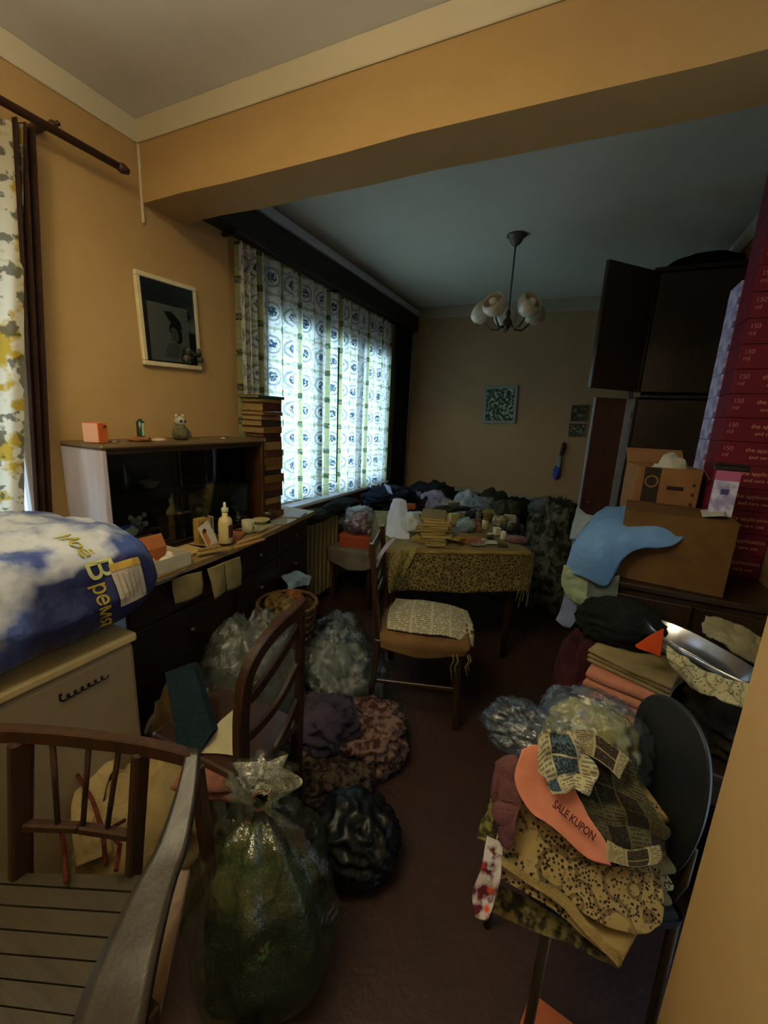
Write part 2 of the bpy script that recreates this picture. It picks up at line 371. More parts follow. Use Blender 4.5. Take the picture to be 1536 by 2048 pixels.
def curtain(name, ya, yb, z0, z1, x, amp, lam, mat, seed, arc, label, tp=0, swing=0, flat_=0):
    def fn(u, v):
        y = ya+(yb-ya)*u; a = amp*(.55+.45*v)*(1-flat_*.6*math.sin(math.pi*u))
        ph = 2*math.pi*u*(yb-ya)/lam + 2.2*nz((u*6, 0, 0), 1, seed)
        z = z1+(z0-z1)*v
        zz = z + (.02*nz((y*2, 0, 0), 1, seed) if v > .9 else 0)
        return Vector((x + a*math.sin(ph) + .25*a*math.sin(2.3*ph+v*1.5), y + swing*v*u + .3*a*math.cos(ph), zz))
    o = surf(name, fn, 260, 24, mat, None, 0, (arc, z1-z0)); auto_base(o); tag(o, label, 'curtain', 'printed window curtains'); return o
cgroup = dict()
t = thing('window_curtain', 'long printed curtain glowing with daylight over the far window', 'curtain', (-1.80, 3.0, .78))
def cpanel(ya, yb, seed, arc, z1, z0, amp=.028, lam=.115):
    def fn(u, v):
        y = ya+(yb-ya)*u; ph = 2*math.pi*(u*(yb-ya)/lam + .35*nz((u*5, 0, 0), 1, seed)); a = amp*(.7+.5*v)
        return Vector((-1.845+a*math.sin(ph)+.3*a*math.sin(2.1*ph+v), y+.35*a*math.cos(ph), z1(y)+(z0(y)-z1(y))*v)) - Vector((-1.80, 3.0, .78))
    return surf('curtain_panel', fn, 300, 26, M_cur, t, 0, (arc, 1.6))
z1f = lambda y: 2.40; z0f = lambda y: .90-.05*(y-2)
cpanel(1.93, 2.17, 3, .55, z1f, z0f, .035, .06); cpanel(2.14, 3.02, 1, 1.0, z1f, z0f, .02); cpanel(3.03, 4.05, 5, 1.3, z1f, z0f, .02)
def fd(u, v):
    ph = 2*math.pi*u*7; return Vector((-1.84+.02*math.sin(ph), 4.09+.44*u+.006*math.cos(ph), 2.41-2.3*v))
o = surf('side_drape', fd, 90, 20, cloth('2A2624', '1E1A1A', 5), None, .002); auto_base(o); tag(o, 'wide blackish drape between the glowing curtain and the far corner', 'drape')
tag(B().box(W+.001, 1.665, 2.445, W+.10, 4.68, 2.60, .004).ob('pelmet', plain('231E1A', .6)), 'long dark pelmet board above the far window curtain', 'pelmet')
B().tube([(-1.80, 1.88, 2.425), (-1.80, 4.12, 2.425)], .012, 8).ob('curtain_rod', plain('2E2018', .6), t).location = (1.80, -3.0, -.78)
for yy in (1.92, 3.0, 4.08): B().box(W-.001, yy-.01, 2.42, -1.80, yy+.01, 2.435).ob('bracket', plain('2E2018', .6), t).location = (1.80, -3.0, -.78)

def near_fn(u, v):
    y = .30+(.955-.27*v-.30)*u; ph = 2*math.pi*(u*5.2); a = .028
    return Vector((-1.86+a*math.sin(ph)+.01*math.sin(2.3*ph+3*v), y+.01*math.cos(ph), 2.40-2.2*v))
o = surf('window_curtain', near_fn, 160, 26, M_cur2, None, 0, (.9, 2.2)); auto_base(o); tag(o, 'yellow and white printed curtain beside the dark drape at the left edge', 'curtain')
def drape_fn(u, v):
    y = .93-.10*v+(.062-.02*v)*u; ph = 2*math.pi*u*2.4; a = .018
    return Vector((-1.845+a*math.sin(ph)*(1-.2*v)-.0*v, y+.003*math.cos(ph)+.012*v*(u-.3), 2.405-1.5*v))
M_drape = cloth('38241A', '2A1A12', 5); o = surf('side_drape', drape_fn, 60, 24, M_drape, None, .002); auto_base(o); tag(o, 'narrow dark brown drape hanging beside the near window', 'drape')
r = thing('curtain_rod', 'brown curtain rod over the near window, ending bare on the wall', 'rod', (-1.85, 1.0, 2.44))
B().tube([(0, -1.4, 0), (0, .30, 0)], .014, 10).ob('rod', wood('4A2A1C', '2E1A10', .5, 1), r, True)
B().tube([(0, .29, 0), (0, .31, 0), (0, .335, 0)], [.014, .02, .012], 10).ob('finial', wood('4A2A1C', '2E1A10', .5, 1), r, True)
for yy in (.03,): B().box(-.08, yy-.012, -.012, 0, yy+.012, .012, .002).ob('bracket', plain('4A3424', .6), r)
for k, (px_, py_) in enumerate(((76, 255), (107, 250))):
    p = at(px_, py_, X=W+.006)
    h = B(); h.lathe([(.016, 0), (.016, .006), (.005, .008), (.005, .03), (.009, .034)], 10, Matrix.Rotation(math.pi/2, 4, 'Y'))
    o = h.ob('wall_hook', plain('5A4028', .5), None, True); o.location = p-Vector((.006, 0, 0)); tag(o, ['small brown wall hook above the near curtain rod', 'wall hook on its own, right of the other hook above the near rod'][k], 'hook')

# ------------------------------------------------------------------ chandeliers
M_brass = plain('4A3E30', .45, .5, .5); M_rod = plain('5C584C', .5, .2, .5)
def shade_mat():
    t = T('milk_glass'); s = t.new('ShaderNodeSeparateXYZ'); t.put(s.inputs[0], t.co())
    t.b.inputs['Transmission Weight'].default_value = .0
    return t.fin(t.mix(t.step(t.noise(18, 3), .4, .6), lin('D8D2C0'), lin('C4BCA4')), .25, 0, .5)
M_shade = shade_mat()
cup = B().lathe([(.016, -.045), (.03, -.04), (.052, -.018), (.062, .01), (.058, .032), (.050, .042), (.046, .038), (.055, .010), (.046, -.012), (.02, -.03)], 20).mesh('lamp_shade')
for p in cup.polygons: p.use_smooth = True
bulb = B().lathe([(.001, -.03), (.012, -.025), (.013, .0), (.022, .022), (.018, .04), (.002, .048)], 12).mesh('bulb')
def chandelier(name, label, x, y, drop, n=5, rad=.165, lit=False):
    t = thing(name, label, 'chandelier', (x, y, H))
    B().lathe([(.062, 0), (.064, -.008), (.05, -.014), (.036, -.045), (.018, -.062), (.006, -.066)], 20).ob('canopy', M_rod, t, True)
    B().tube([(0, 0, -.05), (0, 0, -drop+.02)], .006, 8).ob('rod', M_rod, t, True)
    B().lathe([(.008, -drop+.05), (.016, -drop+.03), (.012, -drop), (.03, -drop-.025), (.034, -drop-.045), (.018, -drop-.065), (.004, -drop-.085)], 16).ob('hub', M_brass, t, True)
    for k in range(n):
        a = k*2*math.pi/n+.6; ca, sa = math.cos(a), math.sin(a)
        pts = [(ca*q*rad, sa*q*rad, -drop-.04+zz) for q, zz in ((.12, 0), (.35, -.035), (.65, -.035), (.9, .0), (1, .03))]
        am = B().tube(pts, .006, 8).ob('arm', M_brass, t, True)
        m = Matrix.Translation((ca*(rad+.01), sa*(rad+.01), -drop+.035)) @ Matrix.Rotation(.95, 4, Vector((-sa, ca, 0))) @ Matrix.Scale(1.3, 4)
        cu = ob('lamp_shade', cup, M_shade, am, True); cu.matrix_local = m
        bu = ob('bulb', bulb, plain('E8E2D0', .3), am, True); bu.matrix_local = m
    if lit:
        for nm, rz_, pw, ang in (('lamp_glow', math.pi, LAMP_W*1.0, 170), ):
            l = bpy.data.lights.new(nm, 'SPOT'); l.energy = pw*22; l.color = LAMP_COL; l.spot_size = math.radians(ang); l.spot_blend = 1; l.shadow_soft_size = .08
            o = bpy.data.objects.new(nm, l); C.objects.link(o); o.location = (x, y, H-drop+.10); o.rotation_euler = (rz_, 0, 0)
        l = bpy.data.lights.new('lamp_glow', 'POINT'); l.energy = LAMP_W; l.color = LAMP_COL; l.shadow_soft_size = .06
        o = bpy.data.objects.new('lamp_glow', l); C.objects.link(o); o.location = (x, y, H-drop+.06)
    return t
chandelier('chandelier', 'old five-cup chandelier hanging from the dark far ceiling', -.57, 3.11, .50)
chandelier('chandelier', 'lit chandelier in the near room above the frame', -.85, .05, .44, lit=True)

# ------------------------------------------------------------------ sideboard with hutch (left wall)
ZD = .86
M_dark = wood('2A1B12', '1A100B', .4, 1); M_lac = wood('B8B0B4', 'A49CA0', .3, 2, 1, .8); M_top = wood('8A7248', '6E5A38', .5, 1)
t = thing('sideboard', 'long dark wooden sideboard along the left wall, cluttered with papers', 'sideboard', (W+.02, .98, 0))
P0, P1 = Vector((-1.43, .98)), Vector((-1.60, 2.28))
def L(p): return Vector(p)-Vector((W+.02, .98, 0))
top = B().poly([L((W+.02, .87, ZD)), L((-1.395, .87, ZD)), L((-1.40, .98, ZD)), L((-1.43, 1.45, ZD)), L((-1.57, 2.30, ZD)), L((W+.02, 2.30, ZD))], -.025)
top.ob('top', M_top, t)
body = B().poly([L((W+.03, 1.0, .06)), L((-1.44, 1.0, .06)), L((-1.47, 1.45, .06)), L((-1.61, 2.27, .06)), L((W+.03, 2.27, .06))], -.001)
bmesh.ops.delete(body.b, geom=body.b.verts[:], context='VERTS')
pts = [L((W+.03, .885, .06)), L((-1.43, .885, .06)), L((-1.47, 1.45, .06)), L((-1.61, 2.27, .06)), L((W+.03, 2.27, .06))]
f = body.b.faces.new([body.b.verts.new(p) for p in pts]); q = bmesh.ops.extrude_face_region(body.b, geom=[f])
bmesh.ops.translate(body.b, vec=(0, 0, ZD-.085), verts=[v for v in q['geom'] if isinstance(v, bmesh.types.BMVert)])
body.ob('body', M_dark, t)
for a, b in (((-1.430, .895), (-1.462, 1.43)), ((-1.468, 1.47), (-1.535, 1.86)), ((-1.54, 1.88), (-1.604, 2.25))):
    for z0_, z1_ in ((.10, .66), (.67, .82)):
        pa, pb = L((a[0], a[1], (z0_+z1_)/2)), L((b[0], b[1], (z0_+z1_)/2)); d = B().beam(pa, pb, .014, z1_-z0_, .003)
        do = d.ob('door' if z0_ < .5 else 'drawer', M_dark, t)
        B().lathe([(.005, 0), (.006, .012), (.012, .018), (.010, .026), (.002, .03)], 10, Matrix.Translation((pa+pb)/2+Vector((.006, 0, .0 if z0_ > .5 else .18))) @ Matrix.Rotation(math.pi/2, 4, 'Y')).ob('knob', M_brass, do, True)
for p in ((-1.48, 1.05), (-1.64, 2.2), (-1.88, 1.05), (-1.88, 2.2)): B().box(-.02, -.02, 0, .02, .02, .07, .003, Matrix.Translation(L((p[0], p[1], 0)))).ob('foot', M_dark, t)

HX0, HX1, HY0, HY1, HZ1 = W+.015, -1.65, .99, 1.90, 1.325
t = thing('hutch', 'dark glazed hutch with glossy side panel on the sideboard', 'cabinet', (HX0, HY0, ZD+.001))
def LH(x0, y0, z0, x1, y1, z1, bev=.003): return B().box(x0-HX0, y0-HY0, z0-ZD-.001, x1-HX0, y1-HY0, z1-ZD-.001, bev)
LH(HX0, HY0, ZD+.001, HX1, HY0+.022, HZ1, .004).ob('side_panel', M_lac, t)  # the near window's reflection is put into this panel's pale base colour
M_brn = wood('4A2C16', '34200F', .4, 2)
LH(HX0, HY1-.022, ZD+.001, HX1, HY1, HZ1, .004).ob('side_panel', M_brn, t)
LH(HX0, HY0-.004, HZ1, HX1+.008, HY1+.004, HZ1+.022, .009).ob('top_panel', wood('6A5838', '4E3E28', .35, 1), t)
LH(HX0, HY0+.02, ZD+.001, HX1-.005, HY1-.02, ZD+.02).ob('bottom_panel', M_dark, t)
LH(HX0, HY0+.02, ZD+.02, HX0+.008, HY1-.02, HZ1).ob('back_panel', M_dark, t)
LH(HX0+.01, HY0+.02, 1.12, HX1-.05, HY1-.02, 1.132).ob('shelf', M_dark, t)
LH(HX1-.02, HY0+.02, HZ1-.02, HX1, HY1-.02, HZ1).ob('door_track', M_dark, t); LH(HX1-.02, HY0+.02, ZD+.02, HX1, HY1-.02, ZD+.03).ob('door_track', M_dark, t)
LH(HX1-.009, HY0+.32, ZD+.03, HX1-.005, HY1-.14, HZ1-.02, 0).ob('glass_door', M_glass, t)
LH(HX1-.018, HY0+.03, ZD+.03, HX1-.014, HY0+.36, HZ1-.02, 0).ob('glass_door', M_glass, t)

# things in and around the hutch
g = thing('postcard', 'blue postcard with a pale flower, leaning inside the hutch', 'postcard', (-1.70, 1.10, ZD+.07))
o = ob('card', B().box(-.001, -.05, 0, .001, .05, .07).mesh(), plain('3A5A9A', .4), g); o.rotation_euler = (0, -.15, .1)
pm = B(); pm.poly([(.0022, .018+.03*math.cos(a)*(1+.15*math.cos(5*a)), .036+.024*math.sin(a)*(1+.15*math.cos(5*a))) for a in [k*math.pi/12 for k in range(24)]], .0004)
o = ob('printed_flower', pm.mesh(), plain('BCC490', .6), g); o.rotation_euler = (0, -.15, .1)
B().poly([(.0022, -.045, .018), (.0022, .0, .030), (.0022, -.02, .045)], .0004).ob('printed_leaf', plain('9AB0B0', .6), g).rotation_euler = (0, -.15, .1)
for k, (dz, c, l) in enumerate(((0, '3A2A1C', 'dark brown book under the postcard, lowest in the hutch'), (.024, '8A7A50', 'tan book inside the hutch below the blue postcard'), (.046, '4A3020', 'brown book in the hutch directly under the blue postcard'))):
    bk = thing('book', l, 'book', (-1.73, 1.10+.01*k, ZD+.021+dz), .05*k, 'books in the hutch')
    B().box(-.05, -.075, 0, .05, .075, .021, .002).ob('cover', plain(c), bk)
    B().box(-.046, -.072, .003, .052, .072, .018).ob('pages', plain('8C8060', .9), bk)
v = thing('flower_posy', 'small pale artificial flower posy inside the hutch above the postcard', 'posy', (-1.72, 1.165, ZD+.095))
B().lathe([(.012, 0), (.018, .012), (.012, .028)], 10).ob('pot', plain('5A5848'), v, True)
random.seed(3)
for k in range(9):
    a = random.random()*6.28; rr = random.random()*.03
    m = B(); bmesh.ops.create_icosphere(m.b, subdivisions=2, radius=.013)
    for q in m.b.verts: q.co *= 1+.25*nz(q.co, 90, k)
    o = ob('blossom', m.mesh(), plain(random.choice(['8E8C70', '7A7C66', 'A09A78'])), v, True); o.location = (math.cos(a)*rr, math.sin(a)*rr*1.3, .035+random.random()*.04)
d = thing('dish', 'dim glass dish on the hutch shelf behind the glass', 'dish', (-1.78, 1.27, 1.133))
B().lathe([(.02, 0), (.022, .004), (.035, .018), (.038, .022), (.034, .02), (.02, .007)], 18).ob('bowl', plain('6A6450', .2), d, True)
d = thing('vase', 'slim dark vase standing on the hutch shelf', 'vase', (-1.80, 1.17, 1.133))
B().lathe([(.016, 0), (.022, .02), (.018, .06), (.009, .09), (.012, .11)], 14).ob('body', plain('2A2620', .3), d, True)
d = thing('wine_glass', 'clear stemmed glass in the hutch near its right end', 'glass', (-1.76, 1.52, ZD+.022))
B().lathe([(.025, 0), (.02, .004), (.004, .01), (.004, .06), (.02, .075), (.028, .1), (.026, .13), (.024, .13), (.026, .1), (.018, .078), (.002, .064)], 16).ob('bowl', M_glass, d, True)

# on top of the hutch
ZT = HZ1+.0231
def boxthing(name, label, cat, p, s, col, rz=0, group=None, face=None, lid=None, bev=.0015):
    t_ = thing(name, label, cat, p, rz, group)
    B().box(-s[0]/2, -s[1]/2, 0, s[0]/2, s[1]/2, s[2], bev).ob('body', col if not isinstance(col, str) else plain(col, .6), t_)
    if face: B().box(s[0]/2, -s[1]*.35, s[2]*.15, s[0]/2+.0008, s[1]*.35, s[2]*.85).ob('printed_face', plain(face, .6), t_)
    if lid: B().box(-s[0]/2-.001, -s[1]/2-.001, s[2]*.82, s[0]/2+.001, s[1]/2+.001, s[2]+.001, .001).ob('lid', plain(lid, .6), t_)
    return t_
p = at(194, 893, X=-1.74)
b_ = boxthing('small_box', 'small orange carton on the hutch beside the dark drape', 'box', (-1.74, p.y+.0, ZT), (.05, .036, .058), 'C4622C', .3)
B().box(-.024, -.0190, .002, .024, -.0180, .056).ob('end_flap', plain('D8A890'), b_)
B().box(.0252, .002, .044, .0258, .012, .050).ob('printed_mark', plain('5A2418'), b_)
p = at(283, 880, X=-1.74)
b_ = thing('battery', 'dark green cylinder with a pale stripe on the hutch top', 'cylinder', (-1.74, p.y, ZT+.016))
B().lathe([(.011, 0), (.012, .002), (.012, .05), (.008, .052), (.005, .058), (.001, .059)], 16).ob('body', plain('1E3A2A', .3), b_, True)
m = B()
for k in range(4): m.box(.0121, -.004+.002*k, .006, .0127, -.002+.002*k, .046)
m.ob('stripe', plain('A8B090', .4), b_)
blob('fabric_scrap', (-1.74, p.y-.005, ZT), (.05, .085, .019), cloth('B07848', '8E5C34', 40), seed=5, amp=.5, sub=3); tag(bpy.context.scene.objects['fabric_scrap'], 'peach coloured folded cloth under the green cylinder on the hutch', 'cloth')
def shell(name, label, p, r, col, rz=0):
    m = B(); bmesh.ops.create_icosphere(m.b, subdivisions=3, radius=1)
    for q in m.b.verts:
        a = math.atan2(q.co.y, q.co.x); k = 1+.06*math.cos(14*a); q.co = Vector((q.co.x*r*k, q.co.y*r*.8*k, max(q.co.z, -.05)*r*.42))
    o = ob(name, m.mesh(), plain(col, .4), None, True); o.location = Vector(p)+Vector((0, 0, .05*r*.42)); o.rotation_euler.z = rz; tag(o, label, 'seashell'); return o
for k, (x_, r_, c_, l_) in enumerate(((228, .022, '6E5A40', 'brown seashell on the hutch just right of the orange carton'), (318, .034, 'B09878', 'largest fan seashell on the hutch between green cylinder and doll'), (405, .014, '8A8070', 'small grey seashell on the hutch right of the doll'), (446, .016, 'C8C8BC', 'white seashell near the right end of the hutch'))):
    pp = at(x_, 888, X=-1.74); shell('seashell', l_, (-1.74, pp.y, ZT), r_, c_, k)
pp = at(362, 880, X=-1.76)
dl = thing('figurine', 'small grey owl-faced figurine in clear wrap on the hutch top', 'figurine', (-1.76, pp.y, ZT))
B().lathe([(.020, 0), (.027, .008), (.028, .025), (.022, .042), (.014, .052), (.001, .054)], 16).ob('body', cloth('6E6848', '565238', 60), dl, True)
h = B(); bmesh.ops.create_uvsphere(h.b, u_segments=16, v_segments=12, radius=.019)
for q in h.b.verts: q.co.z = q.co.z*.9+.064
ho = h.ob('head', plain('A8A494', .6), dl, True)
for s_ in (-1, 1):
    e = B(); bmesh.ops.create_icosphere(e.b, subdivisions=2, radius=.005); eo = ob('eye', e.mesh(), plain('1A1614', .3), ho, True); eo.location = (.016, s_*.008, .065)
    B().lathe([(.005, 0), (.006, .01), (.001, .014)], 8, Matrix.Translation((0, s_*.013, .076))).ob('ear', plain('A8A494', .6), ho, True)
    B().tube([(.005, s_*.022, .038), (.016, s_*.03, .022), (.022, s_*.024, .012)], [.006, .005, .004], 8).ob('arm', cloth('6E6848', '565238', 60), dl, True)

# tall stack of old books right of the hutch
random.seed(11)
z = ZD+.0005; cols = ['6A4A28', '4A2A18', '8A7040', '3A2A20', '5A3A20', '705028', '2E2A24', '7A5A34']
place = ['lowest', 'second from bottom', 'third from bottom', 'fourth from bottom', 'fifth from bottom', 'sixth from bottom', 'seventh from bottom', 'eighth from bottom', 'ninth from bottom', 'tenth from bottom', 'eleventh from bottom', 'twelfth from bottom', 'thirteenth from bottom', 'fourteenth from bottom', 'fifteenth from bottom', 'sixteenth from bottom', 'seventeenth from bottom', 'eighteenth from bottom', 'nineteenth from bottom', 'twentieth from bottom', 'twenty-first from bottom']
k = 0; ths = []
while z < 1.60:
    th = random.choice([.022, .028, .034, .04, .05]); ths.append(th); z += th
z = ZD+.0005
for k, th in enumerate(ths):
    c = cols[k % 8]; topb = k == len(ths)-1
    if topb: th = .016; c = '1E4A3A'
    sx, sy = (.15+random.uniform(-.012, .008), .155+random.uniform(-.02, .01)); 
    if z > 1.36: sx += .01; sy += .02
    if topb: sy = .215
    bk = thing('book', ('thin dark green book on top of the tall book stack' if topb else 'old book in the tall stack right of the hutch, '+place[k]), 'book', (-1.735, 2.0+(.0 if z < 1.36 else -.015)+random.uniform(-.005, .005), z), random.uniform(-.05, .05), 'tall stack of old books')
    m = B(); m.box(-sx/2, -sy/2, 0, sx/2, sy/2, .003, .001); m.box(-sx/2, -sy/2, th-.003, sx/2, sy/2, th-.0004, .001); m.box(sx/2-.003, -sy/2, 0, sx/2, sy/2, th-.0004, .001)
    m.ob('cover', cloth(c, c, 30), bk)
    m = B(); m.box(-sx/2+.004, -sy/2+.004, .003, sx/2-.003, sy/2-.004, th-.003); m.ob('pages', wood('A08858', '7A6238', .9, 0, 8), bk)
    z += th
# ------------------------------------------------------------------ framed portrait on the left wall
def picture(name, label, corners_px, X=None, Y=None, frame='C8B898', fw_=.025, mat_=None, depth=.02):
    TL, TR_, BR = [at(*c, X=X, Y=Y) for c in corners_px]
    xd = (TR_-TL); wd = xd.length; yd = Vector((0, 0, 1)); ht = TL.z-at(corners_px[2][0], corners_px[2][1], X=X, Y=Y).z
    ht = abs((TL.z+TR_.z)/2-BR.z)
    t_ = thing(name, label, 'picture', (0, 0, 0)); n = xd.normalized().cross(yd)
    frame_on(t_, (TL+BR)/2+n*(depth*.5+.002), xd, yd)
    w2, h2 = wd/2, ht/2
    for a in ((-w2, -h2, w2, -h2+fw_), (-w2, h2-fw_, w2, h2), (-w2, -h2+fw_, -w2+fw_, h2-fw_), (w2-fw_, -h2+fw_, w2, h2-fw_)):
        B().box(a[0], a[1], -depth/2, a[2], a[3], depth/2, .003).ob('frame_rail', plain(frame, .5), t_)
    B().box(-w2+fw_*.9, -h2+fw_*.9, -depth/2+.001, w2-fw_*.9, h2-fw_*.9, .001).ob('mount', mat_, t_)
    return t_, w2, h2
t, w2, h2 = picture('portrait_picture', 'cream framed portrait drawing with a dark mount, above the hutch', ((265, 537), (388, 575), (397, 742)), X=W, frame='D2C49A', fw_=.022, mat_=plain('24241E', .5))
B().box(-w2*.72, -h2*.86, .0012, w2*.62, h2*.42, .003).ob('print_paper', plain('9C9880', .8), t)
M_ink = plain('26251F', .8); M_mid = plain('5A574A', .8)
def disc(cx, cy, rx, ry, z, rot=0, n=24, k=0): return [(cx+math.cos(rot)*rx*math.cos(a)*(1+k*math.sin(3*a))-math.sin(rot)*ry*math.sin(a), cy+math.sin(rot)*rx*math.cos(a)*(1+k*math.sin(3*a))+math.cos(rot)*ry*math.sin(a), z) for a in [i*2*math.pi/n for i in range(n)]]
B().poly(disc(.028, -.035, .034, .052, .0031, .35, k=.1), .0004).ob('drawn_hair', M_ink, t)
B().poly(disc(.018, -.045, .022, .034, .0036, .3), .0003).ob('drawn_face', plain('8A8570', .8), t)
B().poly([(-.035, .055, .0038), (.01, .06, .0038), (.055, .02, .0038), (.066, -.015, .0038), (.03, -.01, .0038), (-.01, .02, .0038)], .0003).ob('drawn_cap', M_ink, t)
m = B()
for a in ((.004, -.032, .012, .003), (.022, -.036, .010, .003), (.014, -.055, .004, .008), (.012, -.068, .012, .003)): m.poly(disc(a[0], a[1], a[2]*.6, a[3]*.7, .0040), .0002)
m.ob('drawn_features', M_ink, t)
B().poly([(-.055, -.155, .0032), (-.02, -.09, .0032), (.02, -.085, .0032), (.05, -.11, .0032), (.07, -.155, .0032)], .0003).ob('drawn_shoulders', plain('7E7A66', .8), t)
B().box(-w2*.86, -h2*.86, .0012, -w2*.74, h2*.35, .002).ob('brown_strip', plain('4A3E34', .8), t)  # brown strip on the mount, left of the print paper
B().box(-w2+.02, -h2+.02, .006, w2-.02, h2-.02, .008).ob('glass', M_glass, t)
random.seed(5); sp = thing('dried_sprig', 'dried flower sprig tucked in the lower corner of the portrait frame', 'sprig', (0, 0, 0))
sp.matrix_local = FM[t.name] @ Matrix.Translation((w2*.62, -h2*.70, .016))
B().tube([(-.05, -.02, 0), (0, 0, .006), (.07, -.005, .008)], .0015, 5).ob('stem', plain('3A3A20'), sp)
for k in range(12):
    m = B(); bmesh.ops.create_icosphere(m.b, subdivisions=2, radius=.012+.006*random.random())
    for q in m.b.verts: q.co *= 1+.4*nz(q.co, 80, k)
    o = ob('dried_bloom', m.mesh(), plain(random.choice(['2A2C20', '383828', '4A4430', '202018'])), sp, True); o.location = (random.uniform(-.045, .05), random.uniform(-.028, .032), random.uniform(.004, .014))

# ------------------------------------------------------------------ far wall pictures, duster
def dapple(name, cs, s_=30):
    t_ = T(name); return t_.fin(t_.ramp(t_.noise(s_, 3), [(.0, cs[0]), (.45, cs[1]), (.52, cs[2]), (.58, cs[3])], True), .6)
picture('landscape_picture', 'pale framed green foliage picture alone on the far wall', ((970, 772), (1037, 770), (1031, 848)), Y=YB, frame='7E8C8A', fw_=.03, mat_=dapple('foliage', ['1E2E26', '3A4E40', '7E8E78', 'A8AE90']))
picture('small_picture', 'small dark picture on the far wall by the wardrobe, upper of two', ((1143, 810), (1176, 810), (1175, 843)), Y=YB, frame='3A3A30', fw_=.015, mat_=dapple('dim_print', ['26281F', '30322A', '4A4C40', '70725E'], 20))
picture('small_picture', 'small pale patterned picture on the far wall, lower of two', ((1138, 847), (1172, 847), (1171, 874)), Y=YB, frame='4A4A3C', fw_=.012, mat_=dapple('pale_print', ['26281F', '3E4036', '6A6C5E', '8A8C76'], 40))
p = at(1121, 905, Y=YB-.03); d = thing('hanging_duster', 'brown handled duster with blue and white tail on the far wall', 'brush', p)
B().tube([(.02, 0, .10), (.022, 0, .06), (.012, 0, .0), (.004, 0, -.03)], [.018, .022, .02, .012], 10).ob('handle', plain('30201A', .6), d, True)
blob('white_band', (0, 0, -.16), (.045, .04, .14), plain('7E8C8C', .9), d, seed=2, flat=False, sub=3); blob('blue_tail', (-.008, 0, -.26), (.07, .05, .13), plain('34449A', .9), d, seed=3, flat=False, sub=3)
B().tube([(.02, .0, .1), (.02, .028, .13)], .002, 5).ob('hook', M_brass, d)

# ------------------------------------------------------------------ clutter on the sideboard
ZS = ZD+.0012
def TB(x, y, z=ZS): return at(x, y, Z=z)
M_paper = plain('B8A878', .9, 0, .1, .2); M_news = printed('B4A884', '3A362C', 120)
# open white carton with an orange-brown back flap and pale paper balls in it
p1, p2 = TB(287, 1160), TB(383, 1128)
dv = (p2-p1); dv.z = 0; L_ = dv.length; rz = math.atan2(dv.y, dv.x)
t = thing('open_carton', 'open white carton with brown inner flap at the front edge of the sideboard', 'carton', p1, rz)
Mc = plain('A8A08C', .8); Mi = plain('9A5A2C', .8)
B().box(0, 0, 0, L_, .003, .055, .0008).ob('front_wall', Mc, t); B().box(0, .003, 0, .003, .15, .055, .0008).ob('side_wall', Mc, t)
B().box(L_-.003, .003, 0, L_, .15, .055, .0008).ob('side_wall', Mc, t); B().box(.003, .15, 0, L_-.003, .153, .055, .0008).ob('back_wall', Mi, t)
B().box(.003, .003, 0, L_-.003, .15, .002).ob('bottom', Mi, t); B().box(0, 0, 0, L_, .002, .06, .0005, Matrix.Translation((0, .153, .052)) @ Matrix.Rotation(-.5, 4, 'X')).ob('lid_flap', Mi, t)
for k in range(4):
    q = p1+Matrix.Rotation(rz, 3, 'Z') @ Vector((L_*(.18+.21*k), .05+.03*(k % 2), .004))
    o = blob('paper_ball', q, (.036, .036, .042), plain('C8C0AC', .9), seed=k+3, amp=.35, freq=3, sub=3)
    tag(o, ['crumpled white paper ball in the open carton, left end', 'crumpled white paper ball in the open carton, left of middle', 'crumpled white paper ball in the open carton, right of middle', 'crumpled white paper ball in the open carton, right end'][k], 'paper', 'paper balls in the open carton')
# lace doily hanging over the edge below the carton
o = patch('doily', [[TB(288, 1166), TB(330, 1158), TB(375, 1135)], [at(290, 1176, X=-1.395), at(330, 1166, X=-1.395), at(372, 1142, X=-1.395)]], dots('A8A48C', '2A241C', 90, .2, .3), n=24, m=8, amp=.002, th=.001); tag(o, 'strip of white lace hanging over the edge below the open carton', 'doily')
# sheets hanging over the front edge
def hang(label, c, seed, col='80744C', n=2):
    o = patch('hanging_paper', c, plain(col, .9, 0, .1, .25), n=16, m=16, amp=.004, freq=10, seed=seed, th=.001); tag(o, label, 'paper', 'papers hanging from the sideboard edge'); return o
XF = -1.392
hang('old yellowed sheet hanging from the sideboard edge, left one', [[at(345, 1160, X=XF), at(374, 1150, X=XF), at(404, 1143, X=XF)], [at(347, 1184, X=XF), at(376, 1172, X=XF), at(406, 1165, X=XF)], [at(352, 1209, X=XF), at(378, 1202, X=XF), at(405, 1187, X=XF)]], 2)
hang('folded yellowed sheet hanging below the white bottle, taller of two', [[at(415, 1138, X=-1.40), at(432, 1131, X=-1.40), at(450, 1124, X=-1.40)], [at(423, 1166, X=-1.39), at(440, 1163, X=-1.385), at(451, 1150, X=-1.40)], [at(431, 1200, X=-1.39), at(440, 1192, X=-1.385), at(452, 1182, X=-1.40)]], 3)
hang('yellowed sheet hanging from the sideboard edge, rightmost one', [[at(450, 1124, X=-1.405), at(466, 1118, X=-1.405), at(481, 1113, X=-1.41)], [at(452, 1150, X=-1.40), at(468, 1146, X=-1.40), at(484, 1140, X=-1.41)], [at(455, 1182, X=-1.40), at(469, 1179, X=-1.40), at(484, 1170, X=-1.41)]], 5)
